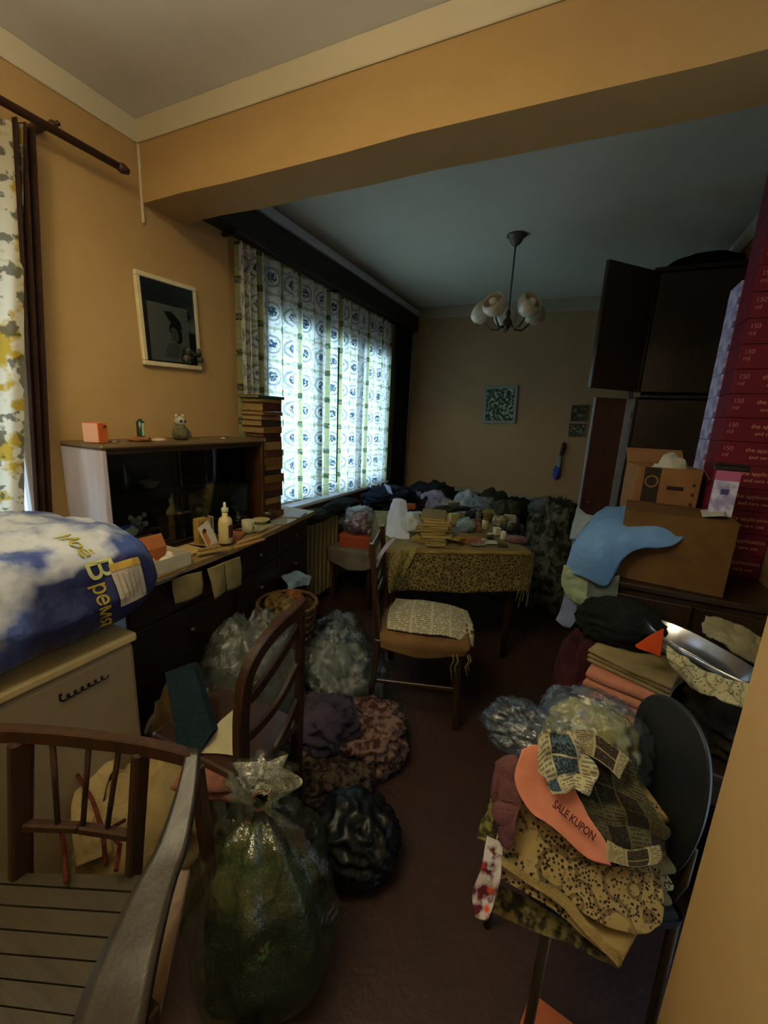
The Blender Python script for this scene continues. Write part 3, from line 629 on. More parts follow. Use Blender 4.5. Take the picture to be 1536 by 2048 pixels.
# loose papers, slats and planks lying in layers
random.seed(21)
lay = []
spots = [(330, 1108, .10, .2, 'newspaper lying in front of the hutch beside the open carton'), (410, 1112, .12, .3, 'thick yellowed newspaper under the bottle'), (455, 1098, .14, .1, 'brown folded paper right of the bottle'), (500, 1083, .15, .5, 'orange tinted magazine on the sideboard beyond the bottle'), (545, 1062, .15, .2, 'pale folded sheet near the bowl'), (520, 1045, .12, .9, 'open newspaper lying at the foot of the book stack'), (590, 1030, .14, .4, 'bluish white sheet at the window end of the sideboard'), (560, 1045, .12, .7, 'grey leaflet beside the bluish sheet')]
pc = ['9C8C60', 'A08C54', '8A6A3C', '9A6034', '9C9474', 'A49468', '9AA0AC', '7C7868']
for k, (x, y, s_, a, lb) in enumerate(spots):
    q = TB(x, y); q.x = min(q.x, -1.50-.04*(q.y-.98)-.04)
    t = thing('newspaper' if k in (0, 1, 5) else 'leaflet', lb, 'paper', (q.x, q.y, ZS+.0005), a, 'papers on the sideboard')
    for j in range(3 if k < 5 else 2):
        m = B().box(-.055-random.random()*.01, -s_*.55, j*.004, .055, s_*.55, j*.004+.0035, .0006)
        o = ob('sheet', m.mesh(), printed(pc[k], '3A3428', 110) if k in (0, 1, 5) else plain(pc[k], .9), t); o.rotation_euler.z = random.uniform(-.12, .12)
for k, (x0, y0, x1, y1, z_, c, lb) in enumerate(((392, 1108, 452, 1098, .018, 'A08A48', 'short yellow lath lying in front of the bottle'), (398, 1100, 440, 1092, .030, '8A6A38', 'short brown lath behind the yellow one by the bottle'), (470, 1096, 528, 1078, .018, 'A07838', 'orange brown lath pointing to the window, right of the bottle'), (476, 1086, 520, 1072, .030, 'B08A58', 'pale lath lying on the others right of the bottle'))):
    a, b2 = TB(x0, y0, ZS+z_), TB(x1, y1, ZS+z_); t = B().beam(a, b2, .022, .008, .001).ob('lath', wood(c, '6A5028', .7, 1)); auto_base(t); tag(t, lb, 'lath', 'wooden laths on the sideboard')
# books standing by the hutch
for k, (x, c, w_, lb) in enumerate(((333, '9A7A3C', .052, 'small tan book with brown emblem standing in front of the hutch'), (354, '6E6A30', .014, 'thin olive book standing beside the tan book'), (363, '3A2A70', .010, 'thin purple book standing between pale books'), (370, 'A09C88', .010, 'thin pale book standing right of the purple one'))):
    q = TB(x, 1083); t = thing('book', lb, 'book', (-1.585, q.y+.06, ZS), -.1, 'books standing before the hutch')
    B().box(-.012, -w_/2, 0, .016, w_/2, .098, .001).ob('cover', plain(c, .6), t)
    if k == 0:
        m = B()
        for a_ in ((-.012, .055, .010, .085), (-.012, .02, -.004, .038), (.0, .028, .016, .040)): m.box(.0162, a_[0], a_[1], .0168, a_[2], a_[3])
        m.ob('printed_emblem', plain('4A2418'), t)
# photo card leaning, bottle, cups, bowl
q = TB(398, 1090)
t = thing('photo_card', 'tilted photo card of an orange dog leaning by the bottle', 'card', (-1.52, q.y+.02, ZS+.004), .25); t.rotation_euler = (.28, -.25, .2)
B().box(-.001, -.03, 0, .001, .03, .088).ob('card', plain('C8C0AC', .4), t)
B().poly([(.0013, -.026, .01), (.0013, -.004, .02), (.0013, -.006, .075), (.0013, -.024, .07)], .0003).ob('printed_body', plain('B87A3A'), t)
B().poly([(.0015+z_*0, y_, z_+.065) for y_, z_, _ in disc(-.008, 0, .010, .008, 0)], .0003).ob('printed_head', plain('4A2A1C'), t)
q = TB(452, 1090)
t = thing('bottle', 'cream plastic bottle with a brown label and nozzle cap', 'bottle', (-1.49, q.y, ZS+.013), .25)
B().lathe([(.022, 0), (.024, .004), (.024, .075), (.021, .088), (.0095, .098), (.0095, .112)], 20).ob('body', plain('C0B078', .35), t, True)
B().lathe([(.011, .112), (.012, .115), (.012, .126), (.005, .130), (.004, .146), (.001, .148)], 16).ob('cap', plain('B8BC9C', .4), t, True)
m = B()
for k in range(5):
    a0, a1 = -.6+k*.24, -.6+(k+1)*.24; m.poly([(.0245*math.cos(a0), .0245*math.sin(a0), .022), (.0245*math.cos(a1), .0245*math.sin(a1), .022), (.0245*math.cos(a1), .0245*math.sin(a1), .068), (.0245*math.cos(a0), .0245*math.sin(a0), .068)], .0004)
m.ob('label', plain('4A2018', .5), t)
def cupx(name, label, cat, p, prof, col, handle=None, rough=.35, seg=20, group=None):
    t_ = thing(name, label, cat, p, 0, group); B().lathe(prof, seg, closed=False).ob('body', plain(col, rough), t_, True)
    b2 = B(); b2.lathe([(prof[0][0], prof[0][1]), (.0005, prof[0][1])], seg, closed=False).ob('bottom', plain(col, rough), t_)
    if handle: B().tube([(handle, 0, .012), (handle+.014, 0, .016), (handle+.016, 0, .03), (handle, 0, .036)], .003, 6).ob('handle', plain(col, rough), t_, True)
    return t_
mug = [(.018, 0), (.024, .004), (.025, .05), (.023, .05), (.022, .006), (.001, .004)]
q = TB(487, 1060); cupx('mug', 'pale enamel mug standing behind the bottle', 'mug', (-1.56, q.y-.02, ZS), mug, 'A8A480', .024)
q = TB(424, 1088); cupx('glass_jar', 'cloudy small jar between the photo card and the bottle', 'jar', (-1.565, q.y, ZS), [(.016, 0), (.02, .004), (.02, .036), (.014, .044), (.014, .052), (.012, .052), (.018, .03), (.001, .004)], '9C9880', None, .15)
q = TB(515, 1050); cupx('bowl', 'cream bowl on the sideboard between mug and dark cup', 'bowl', (-1.60, q.y, ZS+.007), [(.02, 0), (.024, .003), (.05, .026), (.052, .032), (.048, .03), (.022, .006), (.001, .005)], 'A89C70')
q = TB(545, 1042); cupx('cup', 'dark brown cup lying near the tall book stack', 'cup', (-1.64, q.y-.01, ZS+.007), [(.018, 0), (.03, .02), (.033, .042), (.030, .042), (.026, .02), (.001, .005)], '3A2A1E')
for k, (x, lb) in enumerate(((400, 'clear small stemmed glass in front of the dark hutch glass, left of the bottle'), (472, 'clear stemmed glass in front of the hutch right of the bottle'))):
    q = TB(x, 1060); t = thing('wine_glass', lb, 'glass', (-1.625, q.y, ZS))
    B().lathe([(.022, 0), (.018, .003), (.003, .008), (.003, .045), (.016, .06), (.022, .085), (.021, .11), (.0195, .11), (.0205, .085), (.014, .062), (.001, .05)], 16).ob('bowl', M_glass, t, True)

for n_ in ('bottle', 'photo_card', 'mug', 'glass_jar', 'bowl', 'cup', 'battery', 'figurine', 'small_box'): C.objects[n_].scale = (1.35,)*3
for o in C.objects:
    if o.get('group') == 'books standing before the hutch': o.scale = (1.35,)*3
# ------------------------------------------------------------------ refrigerator with the printed bag on it
FX, FY0, FY1, FZ = -1.165, .16, .745, .82
t = thing('refrigerator', 'old cream refrigerator with a curly metal badge at the left', 'refrigerator', (-1.505, (FY0+FY1)/2, 0))
o = Vector((-1.505, (FY0+FY1)/2, 0)); M_fr = plain('94866A', .5, 0, .3, .1)
hy = (FY1-FY0)/2
B().box(-.275, -hy, .06, .28, hy, FZ-.03, .02, None, 3).ob('cabinet', M_fr, t)
B().box(-.285, -hy-.004, FZ-.029, .345, hy+.004, FZ, .008, None, 2).ob('worktop', plain('C8B882', .4), t)
B().box(.283, -hy+.003, .075, .338, hy-.003, FZ-.035, .016, None, 3).ob('door', M_fr, t)
for a in (-.25, .22):
    for b2 in (-.2, .2): B().lathe([(.02, 0), (.018, .06)], 10, Matrix.Translation((a, b2, 0))).ob('foot', plain('1E1C1A'), t)
m = B()                                                                 # curly badge strokes in relief
A_, Bp = at(118, 1402, X=FX+.0), at(213, 1352, X=FX)
pts = []
for k in range(60):
    s_ = k/59; q = A_.lerp(Bp, s_)-o; pts.append(Vector((.341, q.y+.006*math.cos(s_*2*math.pi*7), q.z+.0065*math.sin(s_*2*math.pi*7)+(.012 if k < 4 else 0))))
m.tube(pts, .0022, 6); m.ob('badge', plain('2A2420', .3, .6), t, True)
# bag: soft brick with printed front
BC = Vector((-1.455, .41, FZ+.001)); BX, BY, BZ = .62, .88, .325
def bagpt(th, v, r=1.0):                                              # th: around x-z section, v: along y
    c, s_ = math.cos(th), math.sin(th); k = (abs(c)**3.2+abs(s_)**3.2)**(-1/3.2)
    e = (1-abs(v)**4.5)**.35 if abs(v) < 1 else 0
    x = c*k*BX/2*(.75+.25*e); z = s_*k*BZ/2*(.25+.75*e); y = v*BY/2
    d = .017*ridge((x*1.0, y*.7, z), 7, 3)+.008*ridge((x, y, z*.4), 17, 8)
    z += BZ/2; z = max(z, 0)
    return Vector((x+c*d*r, y, z+max(s_, 0)*d))
def bag_mat():
    t_ = T('bag_print'); sky = t_.mix(t_.step(t_.noise(7, 4), .42, .58), lin('B4BCC8'), lin('3E508A'))
    s2 = t_.new('ShaderNodeSeparateXYZ'); t_.put(s2.inputs[0], t_.co())
    navy = t_.step(t_.math('ADD', s2.outputs[1], t_.math('MULTIPLY', t_.noise(6, 3), .16)), .15, .175)
    t2 = t_.math('MULTIPLY', navy, t_.step(t_.math('SUBTRACT', .31, t_.math('ADD', s2.outputs[2], t_.math('MULTIPLY', t_.noise(9, 2), .1))), .0, .02))
    edge = t_.math('LESS_THAN', s2.outputs[1], -.12)
    c = t_.mix(t2, sky, lin('262A52')); c = t_.mix(t_.math('MULTIPLY', edge, t_.step(t_.math('SUBTRACT', .16, s2.outputs[2]), 0, .02)), c, lin('7A5A28'))
    t_.bump(t_.noise(30, 5), .004); return t_.fin(c, .38, 0, .4)
t = thing('plastic_bag', 'big blue printed plastic bag lying stuffed on the refrigerator', 'bag', BC)
vs = []; nu, nv = 90, 90
for j in range(nv+1):
    for i in range(nu): vs.append(bagpt(i*2*math.pi/nu, -1+2*j/nv))
fs = [(j*nu+i, j*nu+(i+1) % nu, (j+1)*nu+(i+1) % nu, (j+1)*nu+i) for j in range(nv) for i in range(nu)]
me = bpy.data.meshes.new('bag'); me.from_pydata([tuple(v) for v in vs], [], fs); ob('bag_body', me, bag_mat(), t, True)
def bag_at(px_, py_, off=.002):                                         # nearest bag surface point to the view ray through a pixel
    d = ray(px_, py_).normalized(); best = None
    for i in range(0, 241):
        th = -.9+i*.0125
        for sgn in (0,):
            pass
        lo = None
        for jj in range(-50, 51):
            q = bagpt(th, jj/50)+BC; w_ = q-CAM; e = (w_-d*w_.dot(d)).length
            if best is None or e < best[0]: best = (e, th, jj/50)
    th, v = best[1], best[2]; return th, v
def bag_decal(name, th0, v0, uvpts, mat, off=.0035):
    pass
c0 = bag_at(112, 1076); c1 = bag_at(205, 1246)
sec = []                                                                # arc-length map of the bag section near the text
def arc(v):
    l = [(-.95, 0.0)]; p = bagpt(-.95, v)
    for i in range(1, 261):
        th = -.95+i*.0115; q = bagpt(th, v); l.append((th, l[-1][1]+(q-p).length)); p = q
    return l
AR = arc(.62)
def th_of(s_):
    for (a, b2), (c_, d_) in zip(AR[:-1], AR[1:]):
        if d_ >= s_: return a+(c_-a)*(s_-b2)/max(d_-b2, 1e-6)
    return AR[-1][0]
def s_of(th): return min(AR, key=lambda q: abs(q[0]-th))[1]
def wrap(me, s0, y0, slope=0.0, off=.003):                              # local x runs down the bag, local y runs along +Y
    for v in me.vertices:
        s_ = s0-v.co.x; y = y0+v.co.y+slope*v.co.x; th = th_of(s_); vv = max(-.97, min(.97, y/(BY/2))); p = bagpt(th, vv); e = .004
        nrm = (bagpt(th+e, vv)-bagpt(th-e, vv)).cross(bagpt(th, vv+e)-bagpt(th, vv-e)); nrm.normalize()
        if nrm.dot(Vector((math.cos(th), 0, math.sin(th)))) < 0: nrm = -nrm
        v.co = p+nrm*(off+v.co.z)
    return me
s0 = s_of(c0[0]); s1 = s_of(c1[0]); y0 = c0[1]*BY/2; y1 = c1[1]*BY/2; tot = s0-s1
sl = (y1-y0)/max(tot, .05)
def word(body, size, frac, col):
    me = text_mesh(body, size, bold=size*.010); b2 = bmesh.new(); b2.from_mesh(me); bmesh.ops.triangulate(b2, faces=b2.faces); bmesh.ops.subdivide_edges(b2, edges=[e for e in b2.edges if e.calc_length() > .012], cuts=2); b2.to_mesh(me); b2.free()
    ln = max((v.co.x for v in me.vertices), default=0); wrap(me, s0-tot*frac, y0+sl*tot*frac-.01, sl)
    me.materials.clear(); ob('lettering', me, plain(col, .5), t); return ln
print('bag', c0, c1, tot, sl)
f_ = 0
for body, sz, col in (('Моё', tot*.17, 'A8A040'), ('В', tot*.30, 'BCC080'), ('ремя', tot*.185, 'B0A030')):
    ln = word(body, sz, f_, col); f_ += (ln+.009)/tot
# white label with a yellow header
la = bag_at(216, 1130); sa = s_of(la[0]); ya = la[1]*BY/2; lb_ = bag_at(262, 1205); LW = max(.06, (sa-s_of(lb_[0]))*1.0)
def gridrect(x0, y0_, x1, y1_, z, n=10):
    b2 = bmesh.new(); vv = [[b2.verts.new((x0+(x1-x0)*i/n, y0_+(y1_-y0_)*j/n, z)) for i in range(n+1)] for j in range(n+1)]
    for j in range(n):
        for i in range(n): b2.faces.new((vv[j][i], vv[j][i+1], vv[j+1][i+1], vv[j+1][i]))
    me = bpy.data.meshes.new('rect'); b2.to_mesh(me); b2.free(); return me
ob('printed_label', wrap(gridrect(0, 0, LW*1.0, .085, 0), sa, ya, sl, .004), plain('B4AC98', .6), t)
ob('label_header', wrap(gridrect(.0, 0, LW*.16, .085, .0006), sa, ya, sl, .005), plain('B89A40', .6), t)
for k in range(5): ob('printed_line', wrap(gridrect(LW*.26, .012+.014*k, LW*(.8 if k % 2 else .9), .0145+.014*k, .0006), sa, ya, sl, .005), plain('8A8474', .6), t)

# ------------------------------------------------------------------ radiator, basket
t = thing('radiator', 'old cream cast iron radiator below the window beyond the sideboard', 'radiator', (-1.78, 2.80, 0)); M_rad = plain('8A7E54', .55)
fin = B()
fin.box(-.055, -.018, .10, -.025, .018, .70, .012, None, 2); fin.box(.025, -.018, .10, .055, .018, .70, .012, None, 2); fin.box(-.05, -.02, .64, .05, .02, .72, .012, None, 2); fin.box(-.05, -.02, .09, .05, .02, .16, .012, None, 2)
fm = fin.mesh('fin'); fm.materials.append(M_rad)
for k in range(9):
    o = ob('fin', fm, None, t); o.location = (0, -.40+k*.058, 0)
B().tube([(0, -.45, .66), (0, .16, .66)], .014, 8).ob('pipe', M_rad, t, True); B().tube([(0, -.45, .13), (0, .16, .13)], .014, 8).ob('pipe', M_rad, t, True)
for y_ in (-.38, .06): B().box(-.05, y_-.01, 0, .05, y_+.01, .10, .003).ob('foot', M_rad, t)
t = thing('waste_basket', 'brown wicker basket full of crumpled papers beside the sideboard', 'basket', (-1.33, 1.70, 0))
rb = lambda z: .09+.07*z/.52
ZB = .50
Mw = wood('6A4A24', '3E2A14', .7, 2, 6)
for k in range(26):                                                      # upright wicker stakes
    a = k*2*math.pi/26; B().tube([(rb(0)*math.cos(a), rb(0)*math.sin(a), .0), (rb(ZB)*math.cos(a), rb(ZB)*math.sin(a), ZB)], .0035, 5).ob('stake', Mw, t)
for j in range(12):
    z = .01+j*.044; m = B(); m.tube([((rb(z)+(.004 if k % 2 else -.004))*math.cos(k*math.pi/26), (rb(z)+(.004 if k % 2 else -.004))*math.sin(k*math.pi/26), z) for k in range(53)], .011 if j in (0, 11) else .008, 5); m.ob('weave_band', Mw, t, True)
B().lathe([(.001, .0), (rb(0), .0), (rb(0), .006), (.001, .006)], 20).ob('bottom', Mw, t)
B().lathe([(rb(.02)-.008, .02), (rb(ZB)-.009, ZB-.03), (rb(ZB)-.013, ZB-.03), (rb(.02)-.012, .02)], 24, closed=False).ob('liner', plain('4A3820'), t)
Z0b = .46
for k, (dx, dy, c, lb) in enumerate(((-.05, -.03, '7A6030', 'crumpled tan newspaper in the wicker basket, left side'), (.03, -.05, '8C7C4A', 'crumpled yellow paper at the front of the wicker basket'), (.0, .05, '9A5A2A', 'crumpled orange wrapper at the back of the wicker basket'))):
    o = blob('crumpled_paper', (-1.33+dx, 1.70+dy, Z0b), (.10, .10, .075), cloth(c, '4A3A20', 30), seed=30+k, amp=.45, freq=3, sub=4); tag(o, lb, 'paper', 'papers in the wicker basket')
o = patch('plastic_bag', [[at(560, 1150, Z=.535), at(592, 1140, Z=.545), at(612, 1146, Z=.53)], [at(575, 1168, Z=.535), at(600, 1155, Z=.54), at(624, 1152, Z=.50)], [at(572, 1185, Z=.515), at(596, 1172, Z=.51), at(618, 1168, Z=.49)]], plain('6E8494', .3), n=20, m=16, amp=.008, freq=20, seed=4, th=.001); tag(o, 'bluish plastic bag draped over the right rim of the wicker basket', 'bag')

# ------------------------------------------------------------------ helpers for seating
def vplane(x, y, A, Bq):                                               # point on the vertical plane through A and B seen at a pixel
    n = Vector((Bq[1]-A[1], A[0]-Bq[0], 0)); d = ray(x, y); t_ = (Vector((A[0], A[1], 0))-Vector((CAM.x, CAM.y, 0))).dot(n)/d.dot(n); return CAM+d*t_
M_ch = wood('3A2416', '24160E', .35, 2, 1, .5); M_ch2 = wood('46301F', '301E14', .4, 2, 1, .5); M_seatw = wood('463E2C', '342E20', .5, 0, 1, .4)
# ------------------------------------------------------------------ slatted wooden armchair, lower left
A1, B1 = at(30, 1745, Z=.42), at(270, 1740, Z=.42)
base = Vector(((A1.x+B1.x)/2, (A1.y+B1.y)/2, 0))
t = thing('armchair', 'brown wooden armchair with spindle back and slatted seat, lower left', 'armchair', base)
V = lambda x, y: vplane(x, y, A1, B1)-base
pts = [V(x, y) for x, y in ((-40, 1466), (40, 1467), (120, 1472), (200, 1481), (280, 1492), (345, 1506), (392, 1520))]
m = B()
m.sweep([cr(pts, i/24) for i in range(25)], .024, .034)
m.ob('top_rail', M_ch2, t)
for x0, y0, x1, y1 in ((42, 1478, 36, 1745), (282, 1500, 262, 1742)): B().beam(V(x0, y0), V(x1, y1)-Vector((0, 0, .05)), .024, .044 if x0 < 100 else .036, .005, (0, 1, 0)).ob('back_post', M_ch2, t)
for x0, x1 in ((105, 116), (178, 166), (240, 215)): B().tube([V(x0, 1484), V(x1, 1652)], [.006, .006], 10).ob('spindle', M_ch2, t, True)
B().beam(V(38, 1650), V(160, 1655), .02, .022, .004).ob('lower_rail', M_ch2, t); B().beam(V(158, 1655), V(268, 1672), .02, .022, .004).ob('lower_rail', M_ch2, t)
edges = [((-60, 1742), (283, 1748)), ((-60, 1764), (268, 1784)), ((-60, 1806), (250, 1826)), ((-60, 1853), (238, 1877)), ((-60, 1902), (216, 1925)), ((-60, 1950), (190, 1977)), ((-60, 2003), (168, 2034)), ((-60, 2062), (140, 2095)), ((-60, 2125), (110, 2160))]
for (a, b2), (c_, d_) in zip(edges[:-1], edges[1:]):
    q = [at(a[0], a[1]+2.2, Z=.42)-base, at(b2[0], b2[1]+2.2, Z=.42)-base, at(d_[0], d_[1]-2.2, Z=.42)-base, at(c_[0], c_[1]-2.2, Z=.42)-base]
    B().poly(q, .016).ob('seat_slat', M_seatw, t)
q0, q1 = at(268, 1784, Z=.40)-base, at(120, 2140, Z=.40)-base
B().beam(q0+Vector((0, 0, -.005)), q1+Vector((0, 0, -.005)), .02, .03, .003).ob('seat_rail', M_ch2, t)
EL = [(378, 1502, .74), (356, 1590, .705), (322, 1690, .675), (272, 1780, .645), (218, 1890, .61), (176, 1985, .585), (140, 2090, .56)]
ER = [(402, 1504, .74), (395, 1590, .705), (378, 1690, .675), (352, 1770, .645), (326, 1880, .61), (306, 1985, .585), (290, 2090, .56)]
o = patch('armrest', [[at(a[0], a[1], Z=a[2])-base, at(b2[0], b2[1], Z=b2[2])-base] for a, b2 in zip(EL, ER)], wood('322D26', '24201A', .4, 1, 1, .5), t, 6, 30, 0, 1, 1, .02)
B().beam(at(368, 1740, Z=.53)-base, at(292, 2090, Z=.42)-base, .03, .016, .003).ob('side_rail', wood('6E5636', '54402A', .4, 1), t)
pf = at(392, 1530, Z=.72)-base
B().beam(pf, Vector((pf.x-.02, pf.y+.06, -base.z)), .028, .028, .004, (0, 1, 0)).ob('leg', M_ch2, t)
q = at(300, 2060, Z=.5)-base; B().beam(Vector((q.x, q.y, .55)), Vector((q.x+.01, q.y-.03, 0)), .028, .028, .004, (0, 1, 0)).ob('leg', M_ch2, t)
for pp in ((A1.x-.06, A1.y-.03), (A1.x+.16, A1.y-.33)): B().beam((pp[0]-base.x, pp[1]-base.y, .40), (pp[0]-base.x, pp[1]-base.y, 0), .028, .028, .004, (0, 1, 0)).ob('leg', M_ch2, t)
# things behind it, at the foot of the refrigerator
ck = cloth('A89468', '8A7850', 5); pk = cloth('9A6A5A', '7E5446', 6)
o = blob('cloth_sack', (-1.03, .66, 0), (.27, .34, .40), ck, seed=4, amp=.3, freq=2.4, ex=3, sub=5); tag(o, 'cream cloth sack on the floor behind the armchair back', 'sack')
def folded(name, label, p, s, mats, rz=0, n=3, seed=1, group=None, cat='cloth', amp=.004):
    """folded textile: rounded layers, wavy edges"""
    t_ = thing(name, label, cat, p, rz, group); h = s[2]/n
    for k in range(n):
        b2 = bmesh.new(); bmesh.ops.create_cube(b2, size=1); bmesh.ops.subdivide_edges(b2, edges=b2.edges[:], cuts=9, use_grid_fill=True)
        for v in b2.verts:
            x, y, z = v.co; rr = math.sqrt(max(0, 1-(2*z)**2*.9)) ; kx = 1-.0; sx_ = s[0]/2-h*.5+h*.5*rr; sy_ = s[1]/2-h*.5+h*.5*rr
            X_, Y_ = 2*x*sx_, 2*y*sy_; w_ = amp*nz((X_, Y_, k), 9, seed)*1.5
            v.co = Vector((X_+amp*2*nz((Y_, k, 0), 12, seed)*abs(2*x), Y_+amp*2*nz((X_, k, 5), 12, seed)*abs(2*y), z*h*1.02+h/2+k*h+w_*(k+1)/n))
        me = bpy.data.meshes.new('fold'); b2.to_mesh(me); b2.free()
        ob('fold', me, mats[k % len(mats)], t_, True)
    return t_
folded('folded_cloth', 'dusty pink folded cloth on the cream sack behind the armchair', (-.90, .80, .365), (.20, .20, .065), [pk], .45, 2, 3, amp=.006)
o = patch('cloth_strip', [[at(150, 1560, Z=.44), at(195, 1530, Z=.45), at(235, 1512, Z=.46)], [at(140, 1640, Z=.40), at(185, 1620, Z=.41), at(205, 1600, Z=.42)], [at(150, 1730, Z=.36), at(190, 1720, Z=.37), at(225, 1700, Z=.38)]], cloth('B09C70', '8A7850', 9), amp=.012, freq=14, seed=8, th=.003); tag(o, 'crumpled cream cloth strip seen through the armchair spindles', 'cloth')
for k, pp in enumerate((((152, 1545), (185, 1600), (205, 1660), (212, 1730)), ((232, 1740), (240, 1690), (215, 1660), (250, 1640)), ((120, 1650), (128, 1690), (130, 1740), (132, 1765)))):
    o = B().tube([at(x, y, Z=.47-.01*i) for i, (x, y) in enumerate(pp)], .005, 8).ob('cord', cloth('6A3024', '54261C', 60), None, True); auto_base(o)
    tag(o, ['thick red brown cord hanging behind the right spindles of the armchair', 'short curled red brown cord by the right back post of the armchair', 'thin red brown cord behind the leftmost spindle of the armchair'][k], 'cord')

# ------------------------------------------------------------------ dark chair with curved back, heaped with bags
XA = -.76
base = Vector((-.97, .90, 0)); t = thing('dining_chair', 'dark wooden chair with curved ladder back, turned to the sideboard', 'chair', base)
def VX(x, y, dx=0): return at(x, y, X=XA)-base+Vector((dx, 0, 0))
def bar(name, pl, w0, th_, mat=M_ch):
    pts = [VX(x, y) for x, y in pl]; m = B(); n = 26; P_ = [cr(pts, i/n) for i in range(n+1)]
    m.sweep(P_, w0, th_, (1, 0, 0))
    return m.ob(name, mat, t)
bar('curved_post', [(607, 1204), (585, 1228), (548, 1262), (515, 1305), (492, 1355), (484, 1410), (482, 1480), (486, 1560), (492, 1640)], .042, .03)
bar('back_post', [(600, 1212), (600, 1300), (598, 1400), (596, 1500), (594, 1590)], .026, .026)
bar('back_slat', [(598, 1252), (572, 1295), (535, 1352), (498, 1400)], .034, .014)
bar('back_slat', [(596, 1330), (566, 1390), (530, 1440), (490, 1480)], .030, .014)
bar('back_slat', [(596, 1400), (566, 1470), (530, 1530), (490, 1565)], .030, .014)
py0, py1 = at(486, 1540, X=XA).y, at(596, 1450, X=XA).y
B().box(-1.15-base.x, py0-base.y-.01, .43, XA-base.x+.012, py1-base.y+.02, .455, .012, None, 2).ob('seat', M_ch, t)
for x_ in (-1.13, XA-.005):
    for y_ in (py0+.005, py1-.0): B().beam((x_-base.x, y_-base.y, .435), (x_-base.x, y_-base.y, 0), .032, .032, .004, (0, 1, 0)).ob('leg', M_ch, t)
for y_ in (py0+.005, py1): B().beam((-1.13-base.x, y_-base.y, .2), (XA-base.x, y_-base.y, .2), .018, .02, .003).ob('stretcher', M_ch, t)
yc = (py0+py1)/2
# on its seat and against the sideboard
o = patch('paper_sheet', [[at(402, 1490, Z=.475), at(435, 1448, Z=.50), at(468, 1418, Z=.505)], [at(400, 1500, Z=.47), at(440, 1478, Z=.475), at(478, 1460, Z=.475)], [at(398, 1506, Z=.462), at(445, 1508, Z=.462), at(480, 1514, Z=.462)]], plain('A8A080', .8, 0, .1), amp=.003, th=.0012); tag(o, 'cream paper sheet curling over the edge of the dark chair seat', 'paper')
M_film = film('clear_polythene', '7C8278', .26, .18, 18); M_film2 = film('clear_polythene_grey', '747C78', .34, .2, 18)
def card(name, label, cat, px_, Zs, th_, mat):
    q = [at(x, y, Z=z) for (x, y), z in zip(px_, Zs)]; o_ = B().poly(q, th_).ob(name, mat); auto_base(o_); return tag(o_, label, cat)
tb = thing('binder', 'dark teal folder box leaning on the dark chair beside the clear bag', 'folder', at(375, 1500, Z=.47)+Vector((-.02, .02, -.01)))
q0 = tb.location.copy()
m = B(); qs = [at(330, 1345, Z=.66), at(385, 1325, Z=.68), at(425, 1462, Z=.52), at(398, 1508, Z=.465), at(355, 1498, Z=.465)]
m.poly([v-q0 for v in qs], .05); m.ob('cover', cloth('1E3038', '182830', 8), tb)
o = blob('cloth_bundle', at(335, 1490, Z=.30)+Vector((-.02, .06, -.30)), (.16, .18, .46), cloth('8A6A3A', '5E4828', 12), seed=14, amp=.4, sub=4); tag(o, 'tan bundle of cloth left of the teal folder', 'bundle')
b_ = thing('clear_bag', 'large clear plastic bag of pale clothes between folder and dark chair back', 'bag', (-1.19, 1.28, 0))
blob('contents', (0, 0, 0), (.34, .40, .50), cloth('54564A', '3C3E36', 5), b_, seed=21, amp=.35, sub=4)
blob('bag_film', (0, 0, 0), (.38, .46, .56), M_film, b_, seed=22, amp=.4, freq=3.5, sub=5)
b_ = thing('clear_bag', 'pale plastic bag on the floor beyond the dark chair, toward the table', 'bag', (-1.0, 1.70, 0))
blob('contents', (0, 0, 0), (.36, .34, .28), cloth('6A6E68', '4E524C', 5), b_, seed=23, amp=.4, sub=4)
blob('bag_film', (0, 0, 0), (.40, .38, .34), M_film2, b_, seed=24, amp=.45, freq=3.5, sub=5)
b_ = thing('clear_bag', 'small clear bag behind the pale one, nearest the basket', 'bag', (-1.20, 2.02, 0))
blob('contents', (0, 0, 0), (.24, .24, .22), cloth('4E5A58', '2E3836', 5), b_, seed=25, amp=.4, sub=3); blob('bag_film', (0, 0, 0), (.27, .28, .27), M_film2, b_, seed=26, amp=.5, freq=4, sub=5)
Mpl = flowers(['3A2420', '54362E', '6E4E44', '2E1C1A', '705A50'], 26); Mpl2 = flowers(['241C18', '3E3428', '4A3C2A', '1E1614', '50443A'], 30)
for p_, s_, m_, sd, l_, rz_ in (((-.72, 1.46, 0), (.32, .30, .18), Mpl, 31, 'reddish patterned blanket heap on the floor, right side', .5), ((-.86, 1.36, .10), (.26, .22, .14), cloth('4A4250', '2E2832', 7), 32, 'greyish purple garment on the blanket heap behind the chair', .2), ((-.78, 1.20, 0), (.32, .22, .12), Mpl2, 33, 'dark patterned cloth spread on the floor before the blanket heap', .4), ((-1.0, 1.36, .0), (.15, .16, .22), cloth('5A2C24', '3A1C1A', 9), 34, 'dark red garment between the pale bag and the blanket heap', 0), ((-.99, 1.14, 0), (.22, .18, .13), cloth('22241E', '161814', 9), 35, 'blackish cloth under the dark chair near the blankets', .3)):
    o = blob('clothes_heap', p_, s_, m_, seed=sd, amp=.5, freq=2.8, sub=5, rz=rz_, ex=2.6); tag(o, l_, 'clothes')
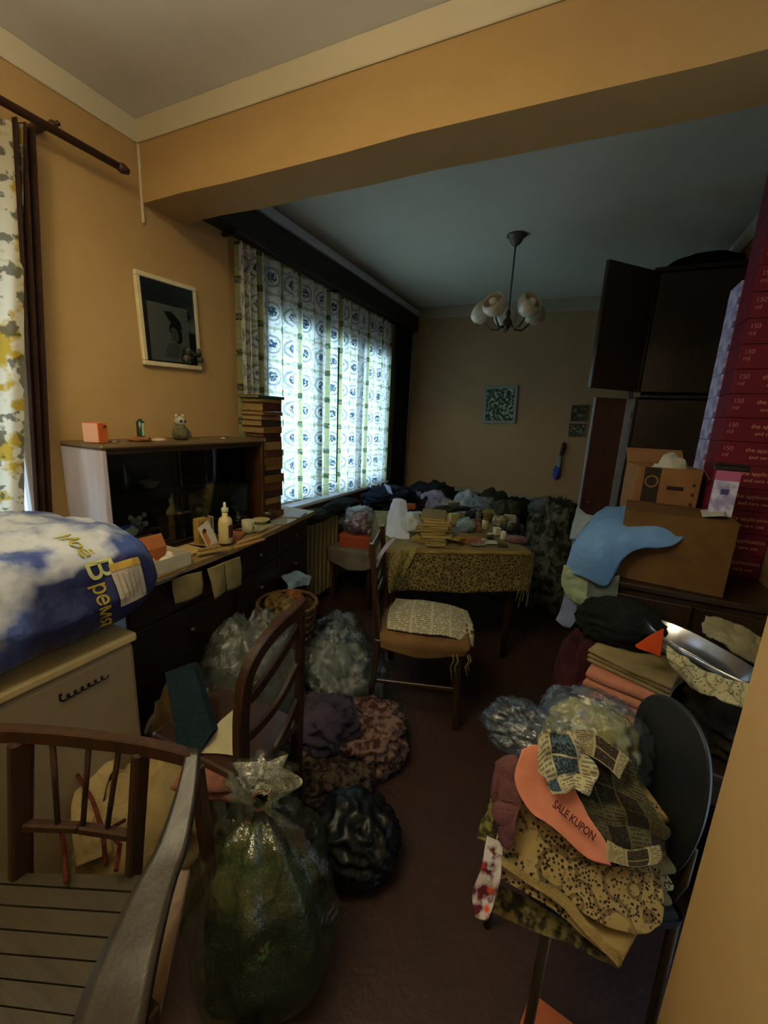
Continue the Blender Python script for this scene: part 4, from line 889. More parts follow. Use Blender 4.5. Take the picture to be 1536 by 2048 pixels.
# ------------------------------------------------------------------ green-filled clear sack and black sack
b_ = thing('clear_sack', 'big clear plastic sack with green contents, tied at the neck', 'sack', (-.60, .66, 0))
def sackpt(u, v, r, h, sd, amp):
    a = u*2*math.pi; z = v
    prof = [(0, .62), (.12, .98), (.35, 1.02), (.6, .88), (.8, .52), (.88, .16), (.92, .13), (1.0, .42)]
    for (z0_, r0_), (z1_, r1_) in zip(prof[:-1], prof[1:]):
        if z <= z1_+1e-9: f_ = (z-z0_)/(z1_-z0_); f_ = f_*f_*(3-2*f_); k = r0_+(r1_-r0_)*f_; break
    pl = 1+.10*math.sin(a*9+z*3+sd)*(.3+z)*(1 if z > .3 else .4)
    p = Vector((math.cos(a)*r*k*pl, math.sin(a)*r*k*pl, z*h)); d = amp*ridge(p, 6, sd)+amp*.4*ridge(p, 15, sd+2)
    return p+Vector((math.cos(a), math.sin(a), .3 if z > .85 else 0))*d
surf('sack_film', lambda u, v: sackpt(u, v, .175, .62, 3, .012), 120, 70, film('clear_polythene_green', '646E58', .30, .12, 14), b_, 0)
for p_, s_, c1, c2, sd in (((.0, .0, .005), (.27, .27, .30), '33402A', '1E2A1C', 41), ((-.03, -.02, .24), (.15, .13, .20), '5E6E40', '46582E', 42), ((.06, .03, .20), (.12, .14, .14), '3E4E34', '2A3826', 43), ((.05, -.06, .12), (.10, .08, .12), '5E8A44', '3E6A30', 44)):
    blob('contents', p_, s_, cloth(c1, c2, 9), b_, seed=sd, amp=.35, sub=4)
surf('sack_frill', lambda u, v: Vector((math.cos(u*6.283)*(.02+.06*v)*(1+.4*math.sin(u*31)), math.sin(u*6.283)*(.02+.045*v)*(1+.3*math.sin(u*37)), .555+.07*v*(1+.3*math.sin(u*12)))), 70, 8, film('clear_frill', '9A9C84', .7), b_, 0)
B().tube([(.026*math.cos(a), .026*math.sin(a), .556) for a in [k*math.pi/8 for k in range(17)]], .004, 6).ob('tie', plain('5A2A24'), b_, True)
o = blob('black_sack', (-.525, 1.03, 0), (.27, .27, .20), plain('0E1011', .42, 0, .3), seed=51, amp=.3, freq=3, sub=5); tag(o, 'round black rubbish sack on the floor right of the clear sack', 'sack')
o = B().poly([at(1030, 2075, Z=.002), at(1062, 1983, Z=.002), at(1150, 2050, Z=.002)], .004).ob('orange_paper', plain('A8582E', .7)); auto_base(o); tag(o, 'orange paper corner on the floor at the bottom edge', 'paper')

# ------------------------------------------------------------------ table (turned) with lace cloth
TO = Vector((-.94, 2.13, 0)); TU = Vector((.86, .51, 0)).normalized(); TV = Vector((-TU.y, TU.x, 0)); TZ = .75; TW, TL_ = .86, 1.02
ang = math.atan2(TU.y, TU.x)
t = thing('dining_table', 'dark wooden table under a lace cloth, heaped with books and papers', 'table', TO, ang)
B().box(0, 0, TZ-.025, TW, TL_, TZ, .004).ob('tabletop', M_ch, t); B().box(.04, .04, TZ-.11, TW-.04, .06, TZ-.026).ob('apron', M_ch, t); B().box(.04, TL_-.06, TZ-.11, TW-.04, TL_-.04, TZ-.026).ob('apron', M_ch, t)
for a, b2 in ((.06, .06), (TW-.06, .06), (.06, TL_-.06), (TW-.06, TL_-.06)): B().tube([(a, b2, TZ-.026), (a, b2, .4), (a, b2, 0)], [.03, .026, .018], 12).ob('leg', M_ch, t, True)
M_lace = dots('8E8452', '443C22', 42, .18, .36, 12)
def lacefn():
    t_ = T('lace_damask'); uv = t_.co('UV'); a = t_.voro(15, uv, 'DISTANCE_TO_EDGE'); b2 = t_.noise(40, 3, uv); f = t_.math('MAXIMUM', t_.step(a, .10, .03), t_.math('MULTIPLY', t_.step(b2, .48, .60), .7))
    return t_.fin(t_.mix(f, lin('2E2818'), lin('84784E')), .95, 0, .1)
M_dam = lacefn()
tc = thing('tablecloth', 'yellowed lace tablecloth on the table with a hanging front edge', 'tablecloth', TO+Vector((0, 0, TZ)), ang)
def top_fn(u, v):
    x, y = u*(TW+.02)-.01, v*(TL_+.0)-.012; return Vector((x, y, .003+.0015*nz((x, y, 0), 14, 3)))
surf('cloth_top', top_fn, 40, 40, cloth('8A7C54', '6E6242', 5), tc, .0015)
surf('front_drop', lambda u, v: Vector((-.012+u*(TW+.024), -.014-.006*math.sin(u*26)*v-.02*v*v, .0035-v*.255+.006*math.sin(u*9)*v)), 90, 20, M_dam, tc, .0015, (2.4, .8))
surf('hem', lambda u, v: Vector((-.006+u*(TW+.012), -.016-.003*math.sin(u*40), .005-v*.022)), 60, 4, cloth('A89258', '948048', 9), tc, .003)
surf('side_drop', lambda u, v: Vector((-.014-.03*v-.012*math.sin(u*30)*v, u*TL_, .003-v*(.20+.05*math.sin(u*7)))), 60, 12, M_dam, tc, .0015, (3, .6))
surf('corner_flap', lambda u, v: Vector((.0+u*.17*(1-v*.75)+.01, -.030-.012*math.sin(u*6), .0-v*.26+.03*u*(1-v))), 20, 20, M_lace, tc, .002)
surf('side_drop', lambda u, v: Vector((TW+.014+.03*v+.012*math.sin(u*30)*v, u*TL_, .003-v*(.22+.05*math.sin(u*7)))), 60, 12, M_dam, tc, .0015, (3, .6))
for k in range(7): B().tube([(TW+.016-.012*k, -.022, .0), (TW+.02-.010*k, -.03, -.15), (TW+.018-.012*k+.01*math.sin(k), -.028, -.26-.05*math.sin(k*2.1)-.05)], .0028, 5).ob('fringe_tassel', cloth('8E8250', '6E643C', 30), tc)
def TP(x, y, z=TZ+.007): return at(x, y, Z=z)
# book and newspaper stack
q = TP(843, 1088); random.seed(7); z = TZ+.0065
ordn = ['bottom', 'second', 'third', 'fourth', 'fifth', 'sixth', 'seventh', 'eighth', 'ninth', 'tenth', 'eleventh', 'top']
for k in range(12):
    th = random.choice([.011, .014, .017, .02]); c = ['8A7A40', '6A5A30', '9A8A50', '5A4A2A', 'A08A58', '70602E'][k % 6]
    sx, sy = .215-.004*k+random.uniform(-.02, .01), .26
    bk = thing('book', ('bottom book' if k == 0 else 'top book' if k == 11 else ordn[k]+' book from the bottom')+' in the flat pile on the lace tablecloth', 'book', (q.x+.02+random.uniform(-.014, .014), q.y+.155, z), ang-.25+random.uniform(-.22, .22), 'flat pile of books on the table')
    m = B(); m.box(-sx/2, -sy/2, 0, sx/2, sy/2, .002); m.box(-sx/2, -sy/2, th-.0024, sx/2, sy/2, th-.0004); m.ob('cover', plain(c, .7), bk)
    B().box(-sx/2+.003, -sy/2+.003, .002, sx/2-.003, sy/2-.003, th-.0024).ob('pages', plain('A8985C', .9), bk); z += th
zt = z
def heap(name, label, cat, x, y, s, m_, sd, z=TZ+.0065, amp=.45, ex=2.4, rz=0, group=None, sub=4, dy=0):
    q_ = at(x, y, Z=z); o_ = blob(name, (q_.x, q_.y+s[1]*.4+dy, z), s, m_, seed=sd, amp=amp, freq=3, ex=ex, sub=sub, rz=rz); return tag(o_, label, cat, group)
# heart-shaped yellow tin
q = TP(907, 1092); t = thing('heart_tin', 'heart shaped yellow tin in front of the books on the table', 'tin', (q.x, q.y+.05, TZ+.0065), ang)
hp = lambda s_: [(s_*16*math.sin(a)**3/16, s_*(13*math.cos(a)-5*math.cos(2*a)-2*math.cos(3*a)-math.cos(4*a))/16) for a in [k*2*math.pi/36 for k in range(36)]]
B().poly([(x, y, .0) for x, y in hp(.055)], .04).ob('body', plain('8A7A3A', .35, .3), t); B().poly([(x, y, .041) for x, y in hp(.058)], .008).ob('lid', plain('A8963C', .35, .3), t)
# big standing white striped towel over the back left corner of the table
t_s = T('striped_towel'); M_str = t_s.fin(t_s.mix(t_s.step(t_s.wave(55, 1.5, None, 'X'), .6, .8), lin('C4CCD8'), lin('7A8090')), .9, 0, .1)
o = patch('striped_towel', [[at(786, 998, Y=2.66), at(800, 996, Y=2.66), at(812, 1000, Y=2.66)], [at(776, 1030, Y=2.52), at(795, 1032, Y=2.50), at(816, 1036, Y=2.52)], [at(770, 1076, Y=2.36), at(792, 1080, Y=2.34), at(820, 1076, Y=2.38)]], M_str, n=24, m=24, amp=.008, freq=14, th=.004); tag(o, 'white striped towel hanging at the left corner of the table', 'towel')
o = blob('crumpled_shirt', at(812, 1072, Z=TZ+.0065)+Vector((.02, .08, 0)), (.13, .17, .13), plain('A8B4BC', .9), seed=60, amp=.5, sub=4); tag(o, 'bluish white crumpled cloth between striped towel and book pile', 'cloth')
def tbox(label, x, y, s, c, rz, z=TZ+.0065, face=None, name='small_box', cat='box', group='small boxes on the table'):
    q_ = at(x, y, Z=z); return boxthing(name, label, cat, (q_.x, q_.y+s[1]*.4, z), s, c, ang+rz, group, face)
tbox('flat brown box at the front edge of the table right of the heart tin', 932, 1086, (.15, .09, .03), '8E5E44', .05)
tbox('narrow brown box behind the flat brown one on the table', 940, 1062, (.12, .07, .055), '7A4E40', -.2)
tbox('orange book on top of the book pile', 826, 1010, (.085, .06, .022), 'A04E20', 0, zt+.001, None, 'small_book', 'book', None) if False else None
tbox('small orange box at the far left of the table behind the books', 816, 1018, (.10, .06, .04), '9A5020', 0)
tbox('pale yellow carton standing behind the heart tin', 905, 1050, (.07, .04, .085), 'A49C5C', .3)
tbox('black case lying in the middle of the table', 918, 1022, (.16, .08, .03), '1A1E20', .2)
tbox('white flat box under the black case on the table', 912, 1030, (.20, .10, .014), 'A8B0B4', .1) if False else None
for k, (x, y, c, h, r_, lb) in enumerate(((968, 1058, 'B0A888', .075, .022, 'cream jar on the table right of the brown boxes'), (990, 1050, 'A89C38', .07, .024, 'yellow jar on the right half of the table'), (1005, 1080, 'B8BCA8', .055, .02, 'white jar near the front right corner of the table'), (955, 1042, '5A5A44', .08, .02, 'olive bottle among the jars on the table'), (1020, 1060, '4A463A', .06, .025, 'dark jar at the right edge of the table'), (978, 1078, '3A342C', .035, .025, 'low black pot at the front of the table right half'))):
    q = TP(x, y); t = thing('jar', lb, 'jar', (q.x, q.y+.02, TZ+.0065), 0, 'jars on the table')
    B().lathe([(r_*.85, 0), (r_, .004), (r_, h*.72), (r_*.7, h*.85)], 16).ob('body', plain(c, .3), t, True); B().lathe([(r_*.75, h*.85), (r_*.75, h)], 16).ob('lid', plain(['6A5A3A', '8A8A80', 'C8C8C0'][k % 3], .4), t, True)
for x, y, s_, c1, c2, sd, lb in ((962, 1020, (.19, .17, .09), '7E8A92', '5A646C', 61, 'grey blue rag among the jars on the table'), (928, 1064, (.10, .09, .08), '9AB0BC', '70848E', 62, 'light blue crumpled rag behind the flat brown box'), (868, 1000, (.27, .15, .08), 'A8A0B8', '7A7490', 63, 'lilac cloth behind the book pile'), (985, 1000, (.24, .2, .11), '34382C', '20231C', 64, 'dark olive garment heaped at the far right corner of the table'), (1010, 1030, (.19, .2, .10), '4C4E3A', '34362A', 65, 'olive cloth on the far right of the table'), (1030, 1086, (.11, .08, .035), '8E7070', '6A5050', 66, 'pinkish rag at the right front corner of the table'), (882, 1034, (.15, .12, .07), '3E3A30', '26241E', 67, 'dark rag between the book pile and the pale carton'), (935, 1000, (.22, .16, .08), 'B0B4BC', '7A8088', 68, 'white crumpled cloth at the far middle of the table'), (840, 998, (.2, .12, .06), '8A7E9A', '5E5670', 69, 'mauve cloth at the far left of the table'), (1000, 1052, (.10, .09, .06), 'A09878', '6E6850', 71, 'cream rag between the yellow jar and the dark jar'), (945, 1038, (.12, .09, .05), '2A2E2A', '181A18', 72, 'black rag in the middle of the table'), (975, 1040, (.11, .10, .07), '8A7A4A', '5E5434', 73, 'ochre rag behind the cream jar')):
    if y < 1006: q_ = at(x, y, Y=3.98); tag(blob('clothes_heap', (q_.x, 3.98, .401), (s_[0]*1.3, s_[1]*1.3, q_.z-.40+.05), cloth(c1, c2, 20), seed=sd, amp=.4, freq=3), lb.replace('of the table', 'of the heap behind the table').replace('behind the book pile', 'behind the table and the book pile'), 'clothes')
    else: heap('rag', lb, 'cloth', x, y, s_, cloth(c1, c2, 20), sd, group='rags on the table')
for k, (x, y, s_, c, rz_, lb) in enumerate(((898, 1016, (.13, .10, .05), '7E7860', .4, 'grey beige carton behind the pale carton on the table'), (952, 1052, (.06, .06, .045), '5E3A2A', .2, 'small dark red box between the jars on the table'), (1018, 1044, (.09, .06, .05), '9A9680', -.3, 'off white box at the right edge of the table'), (880, 1062, (.05, .05, .06), '6E6A3A', .1, 'olive tin right behind the front of the book pile'), (960, 1086, (.07, .04, .02), 'B8B4A0', .5, 'small white packet beside the flat brown box'), (1004, 1094, (.06, .035, .018), '3A3630', -.2, 'tiny black box near the front right corner of the table'), (992, 1070, (.04, .04, .05), 'C0BCA4', .2, 'little white box between white jar and yellow jar'))):
    tbox(lb, x, y, s_, c, rz_)
for k, (x, y, rz_, lb) in enumerate(((985, 1090, .1, 'white leaflet at the front edge of the table right of the brown box'), (960, 1094, -.3, 'grey printed leaflet half under the white leaflet on the table'), (870, 1096, .0, 'yellowed newspaper sheet at the front edge below the book pile'))):
    q = TP(x, y); q += TV*.05; o = sheet('leaflet', [q-TU*.05+TV*.04+Vector((0, 0, .004+.002*k)), q+TU*.05+TV*.04+Vector((0, 0, .004+.002*k)), q+TU*.05-TV*.04+Vector((0, 0, .004+.002*k)), q-TU*.05-TV*.04+Vector((0, 0, .004+.002*k))], [plain('B0ACA0', .8), printed('8C8A80', '26241E', 80), printed('9A8C50', '3A3420', 90)][k], amp=.0015); tag(o, lb, 'leaflet', 'leaflets on the table')

# ------------------------------------------------------------------ chair at the table with newspaper on its seat
S0 = Vector((-.765, 1.665, 0)); SU = Vector((.955, .295, 0)).normalized(); SV = Vector((-SU.y, SU.x, 0)); sa = math.atan2(SU.y, SU.x)
t = thing('dining_chair', 'dark chair with newspapers on its seat, pushed toward the table', 'chair', S0, sa)
B().box(0, 0, .425, .42, .36, .45, .01, None, 2).ob('seat', M_ch, t)
for a, b2 in ((.39, .02), (.39, .34)): B().beam((a, b2, .43), (a+.02, b2, 0), .032, .032, .004, (0, 1, 0)).ob('leg', M_ch, t)
for b2 in (.012, .345): B().beam((-.03, b2, 0), (.0, b2, .45), .03, .03, .004, (0, 1, 0)).ob('leg', M_ch, t); B().beam((.0, b2, .45), (-.05, b2, .93), .026, .03, .004, (0, 1, 0)).ob('back_post', M_ch, t)
for z_ in (.62, .74, .88): B().beam((-.012-.05*(z_-.45)/.48, .012, z_), (-.012-.05*(z_-.45)/.48, .345, z_), .012, .055, .003).ob('back_slat', M_ch, t)
B().beam((.39, .02, .2), (.39, .34, .2), .016, .02).ob('stretcher', M_ch, t); B().beam((-.01, .012, .22), (.4, .02, .22), .016, .02).ob('stretcher', M_ch, t)
def SP(a, b2, z): return S0+SU*a+SV*b2+Vector((0, 0, z))
o = patch('chair_cover', [[SP(.02, -.012, .41), SP(.2, -.02, .385), SP(.42, -.012, .42)], [SP(.01, -.005, .475), SP(.2, -.01, .475), SP(.44, -.005, .475)], [SP(.01, .17, .50), SP(.2, .17, .51), SP(.43, .17, .49)], [SP(.02, .34, .49), SP(.2, .34, .50), SP(.42, .34, .48)]], cloth('8A6A40', '6E5230', 4), amp=.005, freq=7, th=.006, seed=9); tag(o, 'tan cloth cover draped on the seat of the chair by the table', 'cloth')
t2 = thing('cushion', 'tan cushion under the cloth on the chair by the table', 'cushion', SP(.20, .17, .4505), sa); blob('cushion_body', (0, 0, 0), (.38, .33, .045), cloth('7A5C38', '5E4628', 5), t2, seed=70, amp=.1, ex=5)
o = patch('newspaper', [[SP(.04, .02, .500), SP(.2, .0, .505), SP(.34, .01, .50), SP(.46, .03, .455)], [SP(.03, .14, .528), SP(.2, .14, .535), SP(.34, .15, .53), SP(.465, .16, .485)], [SP(.05, .31, .53), SP(.2, .31, .535), SP(.34, .31, .525), SP(.44, .31, .50)]], printed('ACA68C', '26241C', 64, -.2), n=40, m=30, amp=.004, freq=8, th=.004, seed=4, uvs=(.9, .5)); tag(o, 'yellowed newspapers lying on the cloth covered chair seat', 'newspaper')
for k, (a, b2) in enumerate(((.44, .0), (.43, -.01), (.38, -.018), (.36, -.018))):
    o = B().tube([SP(a, b2, .43), SP(a+.01, b2-.006, .40), SP(a-.004, b2-.006, .37), SP(a+.008, b2-.004, .34-.015*k)], .004, 6).ob('tassel', cloth('8E8250', '6E643C', 30), None, True); auto_base(o); tag(o, ['rightmost knotted string hanging from the cloth on the table chair', 'second knotted string from the right under the cloth of the table chair', 'third knotted string from the right under the cloth of the table chair', 'leftmost knotted string hanging from the cloth on the table chair'][k], 'string', 'strings under the chair cloth')
o = patch('white_strap', [[at(788, 1074, Y=1.99), at(793, 1078, Y=1.98)], [at(770, 1090, Y=1.86), at(776, 1096, Y=1.85)], [at(752, 1116, Y=1.72), at(757, 1122, Y=1.71)]], plain('9A98A8', .8), n=6, m=20, amp=.001, th=.004); tag(o, 'pale strap hooked over the back of the chair by the table', 'strap')

# ------------------------------------------------------------------ wardrobe with two open doors, far right
YW = 3.22
M_wr = wood('2C1E12', '1C130C', .3, 2, 1, .6); M_wd = wood('4A2C20', '38201A', .25, 2, 1, .7)
o_ = Vector((.50, 3.5, 0)); t = thing('wardrobe', 'tall dark wardrobe with upper and lower doors standing open, far right', 'wardrobe', o_)
def bw(name, x0, y0, z0, x1, y1, z1, m_=M_wr, par=None, bev=.003): return B().box(x0-o_.x, y0-o_.y, z0, x1-o_.x, y1-o_.y, z1, bev).ob(name, m_, par or t)
bw('side_panel', .27, YW+.02, 0, .29, 3.80, 1.70); bw('side_panel', .27, YW+.02, 1.72, .29, 3.80, 2.44); bw('side_panel', .695, YW+.02, 0, .714, 3.80, 2.44)
bw('back_panel', .29, 3.79, 0, .695, 3.80, 2.44); bw('top_panel', .26, YW+.0, 2.44, .714, 3.81, 2.465); bw('divider', .27, YW+.01, 1.70, .714, 3.80, 1.72); bw('plinth', .28, YW+.03, 0, .70, YW+.05, .08)
bw('shelf', .29, YW+.05, 1.2, .695, 3.79, 1.218); bw('shelf', .29, YW+.05, .6, .695, 3.79, .618)
d = bw('door', .292, YW, 1.735, .712, YW+.018, 2.43); bw('door', .292, YW, .09, .712, YW+.018, 1.69)
B().lathe([(.008, 0), (.009, .012), (.014, .02), (.002, .028)], 10, Matrix.Translation((.33-o_.x, YW-o_.y, 1.3)) @ Matrix.Rotation(math.pi/2, 4, 'X')).ob('knob', M_brass, C.objects[d.name], True)
def opendoor(pxs, m_, edge_m, zl, zr, ya_, yb_, knob=None):
    a = at(*pxs[0], Y=ya_); b2 = at(*pxs[1], Y=yb_)
    p0 = Vector((a.x, a.y)); p1 = Vector((b2.x, b2.y)); v = (p1-p0); L_ = v.length; m = Matrix.Translation((p0.x-o_.x, p0.y-o_.y, 0)) @ Matrix.Rotation(math.atan2(v.y, v.x), 4, 'Z')
    dd = B().box(0, -.01, zl, L_, .01, zr, .002, m).ob('door', m_, t)
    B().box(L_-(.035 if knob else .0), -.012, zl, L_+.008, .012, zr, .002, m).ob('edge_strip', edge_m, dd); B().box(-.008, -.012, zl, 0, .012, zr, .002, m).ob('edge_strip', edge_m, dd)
    for z_ in (zl+.1, zr-.1): B().tube([m @ Vector((L_+.012, .0, z_-.02)), m @ Vector((L_+.012, .0, z_+.02))], .006, 8).ob('hinge', M_brass, dd, True)
    if knob: B().lathe([(.008, 0), (.008, .012), (.013, .02), (.002, .027)], 10, m @ Matrix.Translation((.05, -.01, knob)) @ Matrix.Rotation(math.pi/2, 4, 'X')).ob('knob', M_brass, dd, True)
    return dd
opendoor(((1206, 600), (1303, 600)), M_wr, M_wr, 1.735, 2.44, 2.93, YW-.005)
opendoor(((1176, 900), (1246, 900)), M_wd, plain('8088A0', .2, 0, .6), .10, 1.69, 3.12, YW-.006, 1.0)  # wide edge strip: bluish highlight from the window is put into its colour
bw('rail', .262, YW-.0, 1.70, .30, YW+.02, 1.735, plain('6A5A3A', .4))
o = blob('dark_bundle', (.56, 3.50, 2.466), (.42, .40, .11), cloth('1C1814', '120F0D', 6), seed=80, amp=.2, sub=4); tag(o, 'dark bundle lying on top of the wardrobe against the ceiling', 'bundle')

# ------------------------------------------------------------------ daybed along the back wall, heaps on it
t = thing('daybed', 'low daybed along the far wall buried in clothes', 'bed', (-.85, 4.26, 0))
B().box(-.72, -.42, .12, .72, .34, .40, .03, None, 3).ob('mattress', cloth('4A463C', '38352E', 5), t)
B().box(-.74, .34, .0, .74, .375, .72, .005).ob('back_board', M_ch, t); B().box(-.75, .33, .72, .75, .385, .755, .006).ob('top_ledge', plain('8E8A78', .5), t)
B().box(-.73, -.43, .08, .73, -.40, .22, .005).ob('front_rail', M_ch, t)
for a in (-.68, .68):
    for b2 in (-.38, .3): B().box(a-.025, b2-.025, 0, a+.025, b2+.025, .12, .003).ob('leg', M_ch, t)
def blb(label, p_, s_, c1, c2, sd, name='clothes_heap', cat='clothes', group=None, rz=0, amp=.45, m_=None, sub=4):
    o_ = blob(name, p_, s_, m_ or cloth(c1, c2, 9), seed=sd, amp=amp, freq=3, ex=2.5, sub=sub, rz=rz); return tag(o_, label, cat, group)
camo = flowers(['2A2C24', '3E4238', '4C5048', '22241E', '5C6058'], 13)
blb('dark grey bedding heap in the left corner of the daybed', (-1.38, 4.20, .401), (.42, .55, .40), '2A3034', '1C2024', 81)
blb('dark olive coat lying on the middle of the daybed', (-.92, 4.25, .401), (.48, .5, .30), '33362C', '22241E', 82)
blb('olive jacket at the right part of the daybed', (-.52, 4.15, .401), (.38, .5, .34), '30322A', '20221C', 83)
blb('lilac white sheet bundled at the front of the daybed', (-1.12, 3.95, .401), (.34, .2, .24), '8A88A4', '5E6074', 84)
blb('blue grey blanket hanging over the right end of the daybed', (-.50, 3.66, .0), (.30, .30, .66), '6E7C94', '4C5668', 85, sub=5)
blb('camouflage patterned clothes piled high at the right end of the daybed', (-.13, 3.61, 0), (.36, .42, .82), '', '', 86, m_=camo, sub=5, amp=.35)
blb('grey cloth perched on top of the camouflage pile', (-.20, 3.62, .76), (.22, .2, .14), '5E6468', '3E4448', 87)
blb('dark brown cap on the right of the camouflage pile top', (-.03, 3.66, .76), (.18, .18, .12), '3A3024', '221C16', 88)
# ------------------------------------------------------------------ window side: chest, stool, orange box, bags
t = thing('chest', 'dark chest along the window wall covered by a navy blanket', 'chest', (-1.56, 3.50, 0))
B().box(-.20, -.33, .05, .20, .33, .66, .006).ob('body', M_ch, t); B().box(-.21, -.34, .66, .21, .34, .685, .005).ob('lid', M_ch, t)
for a in (-.17, .17):
    for b2 in (-.30, .30): B().box(a-.02, b2-.02, 0, a+.02, b2+.02, .05).ob('foot', M_ch, t)
bl = plain('1A2440', .7)
blb('navy blue bedding roll on the chest under the window', (-1.56, 3.52, .686), (.36, .64, .17), '1A2238', '101626', 90, 'bedding_roll', 'bedding', sub=5, amp=.3)
o = patch('blanket_edge', [[at(768, 968, Y=3.36), at(780, 972, Y=3.36)], [at(778, 990, Y=3.32), at(788, 995, Y=3.32)], [at(786, 1016, Y=3.28), at(797, 1020, Y=3.28)]], plain('8A9CC0', .7), n=6, m=12, amp=.003, th=.006); tag(o, 'light blue blanket edge at the near end of the navy bedding roll', 'blanket')
t = thing('stool', 'low stool with a grey cloth seat between radiator and table', 'stool', (-1.53, 2.90, 0))
B().box(-.19, -.17, .40, .19, .17, .44, .01, None, 2).ob('seat', M_ch, t); B().box(-.195, -.175, .441, .195, .175, .475, .012, None, 2).ob('cushion', cloth('8A8274', '6E675C', 5), t)
surf('seat_cloth', lambda u, v: Vector((-.2+.4*u, -.182-.01*math.sin(u*17), .47-v*(.10+.06*math.sin(u*3)))), 30, 10, cloth('8A8274', '6E675C', 5), t, .002)
for a in (-.16, .16):
    for b2 in (-.14, .14): B().box(a-.015, b2-.015, 0, a+.015, b2+.015, .40, .003).ob('leg', M_ch, t)
boxthing('shoe_box', 'orange red box on the grey stool between radiator and table', 'box', (-1.52, 2.89, .4755), (.30, .20, .10), plain('9A4428', .6), .2, None, None, 'A85030')
b_ = thing('clear_bag', 'pink and white plastic bag on the orange box by the table', 'bag', (-1.53, 2.90, .5785))
blob('pink_contents', (0, 0, 0), (.16, .15, .15), cloth('8A5668', '6A4052', 12), b_, seed=92, amp=.4); blob('bag_film', (0, 0, 0), (.26, .22, .19), film('clear_polythene_white', '9498A4', .4, .2, 16), b_, seed=93, amp=.5, freq=3.4, sub=5)
for k, (p_, s_, c, sd, lb) in enumerate((((-1.74, 2.52, .7215), (.14, .34, .07), '2E3226', 94, 'dark olive cloth on the radiator near the sideboard'), ((-1.74, 2.93, .7215), (.14, .40, .09), '1E2228', 95, 'black cloth on the radiator at its far end'))):
    blb(lb, p_, s_, c, '14161A', sd, 'dark_cloth', 'cloth', 'dark cloths on the radiator')

# ------------------------------------------------------------------ right side: dark cabinet, cartons, clothes
t = thing('low_cabinet', 'dark low cabinet on the right buried under cartons and clothes', 'cabinet', (.43, 2.10, 0))
B().box(-.26, -.36, .05, .28, .40, .91, .005).ob('body', M_wr, t); B().box(-.27, -.37, .91, .285, .41, .935, .005).ob('top', M_wr, t)
for a in (0, 1): B().box(-.25+.265*a, -.372, .08, .008+.265*a, -.361, .89, .003).ob('door', M_wr, t)
ZC = .9355
MCb = plain('604628', .8, 0, .15, .2); MCb2 = plain('8A6644', .8, 0, .15, .2)
def carton(name, label, p, s, rz, m_, open_=False, tape=None, cat='carton', flaps=True):
    t_ = thing(name, label, cat, p, rz); a, b2, h = s[0]/2, s[1]/2, s[2]; e = .004
    B().box(-a, -b2, 0, a, -b2+e, h, .001).ob('front_wall', m_, t_); B().box(-a, b2-e, 0, a, b2, h, .001).ob('back_wall', m_, t_)
    B().box(-a, -b2+e, 0, -a+e, b2-e, h, .001).ob('side_wall', m_, t_); B().box(a-e, -b2+e, 0, a, b2-e, h, .001).ob('side_wall', m_, t_); B().box(-a+e, -b2+e, 0, a-e, b2-e, e).ob('bottom', m_, t_)
    if not open_: B().box(-a, -b2, h, a, 0, h+e*.6, .001).ob('flap', m_, t_); B().box(-a, 0.002, h, a, b2, h+e*.6, .001).ob('flap', m_, t_)
    else:
        B().box(0, -b2, 0, a*.9, b2, e*.6, .0005, Matrix.Translation((a, 0, h)) @ Matrix.Rotation(.9, 4, 'Y')).ob('flap', m_, t_)
        B().box(-a, 0, 0, a, b2*.8, e*.6, .0005, Matrix.Translation((0, b2, h)) @ Matrix.Rotation(.7, 4, 'X')).ob('flap', m_, t_)
    return t_
cb = carton('carton', 'large brown cardboard carton with a blue cloth over its left corner', (.365, 1.905, ZC+.0005), (.34, .27, .265), -.10, MCb)
me = text_mesh('Ho CAMER', .038); me.materials.clear(); lo = ob('lettering', me, plain('4E3420', .8), cb); lo.matrix_local = Matrix.Translation((-.12, -.1365, .10)) @ Matrix.Rotation(math.pi/2, 4, 'X')
cs_ = carton('carton', 'small carton wedged behind the large brown one', (.33, 2.20, ZC+.0005), (.24, .26, .20), 0, MCb)
cu_ = carton('carton', 'upright open carton with dark tape, standing highest by the wardrobe', (.335, 2.20, ZC+.2035), (.235, .24, .21), .10, MCb2, True)
B().box(-.09, -.1225, .0, -.03, -.1205, .208).ob('tape', plain('2A2420', .4), cu_)
m = B(); m.lathe([(.020, 0), (.026, 0), (.026, .001), (.020, .001)], 20, Matrix.Translation((-.06, -.123, .15)) @ Matrix.Rotation(math.pi/2, 4, 'X'), False); m.ob('printed_ring', plain('8A6A40'), cu_)
B().box(.0, -.1225, .12, .06, -.1205, .136).ob('hand_hole', plain('2A1A12'), cu_)
for k in range(3): B().box(.09, -.1225, .06+.04*k, .10, -.1205, .072+.04*k).ob('printed_mark', plain('4A3020'), cu_)
o = blob('white_rag', (.36, 2.18, ZC+.2085), (.15, .12, .235), plain('B0B4AC', .9), seed=100, amp=.3, freq=3); tag(o, 'white rag sticking out of the upright open carton', 'cloth')
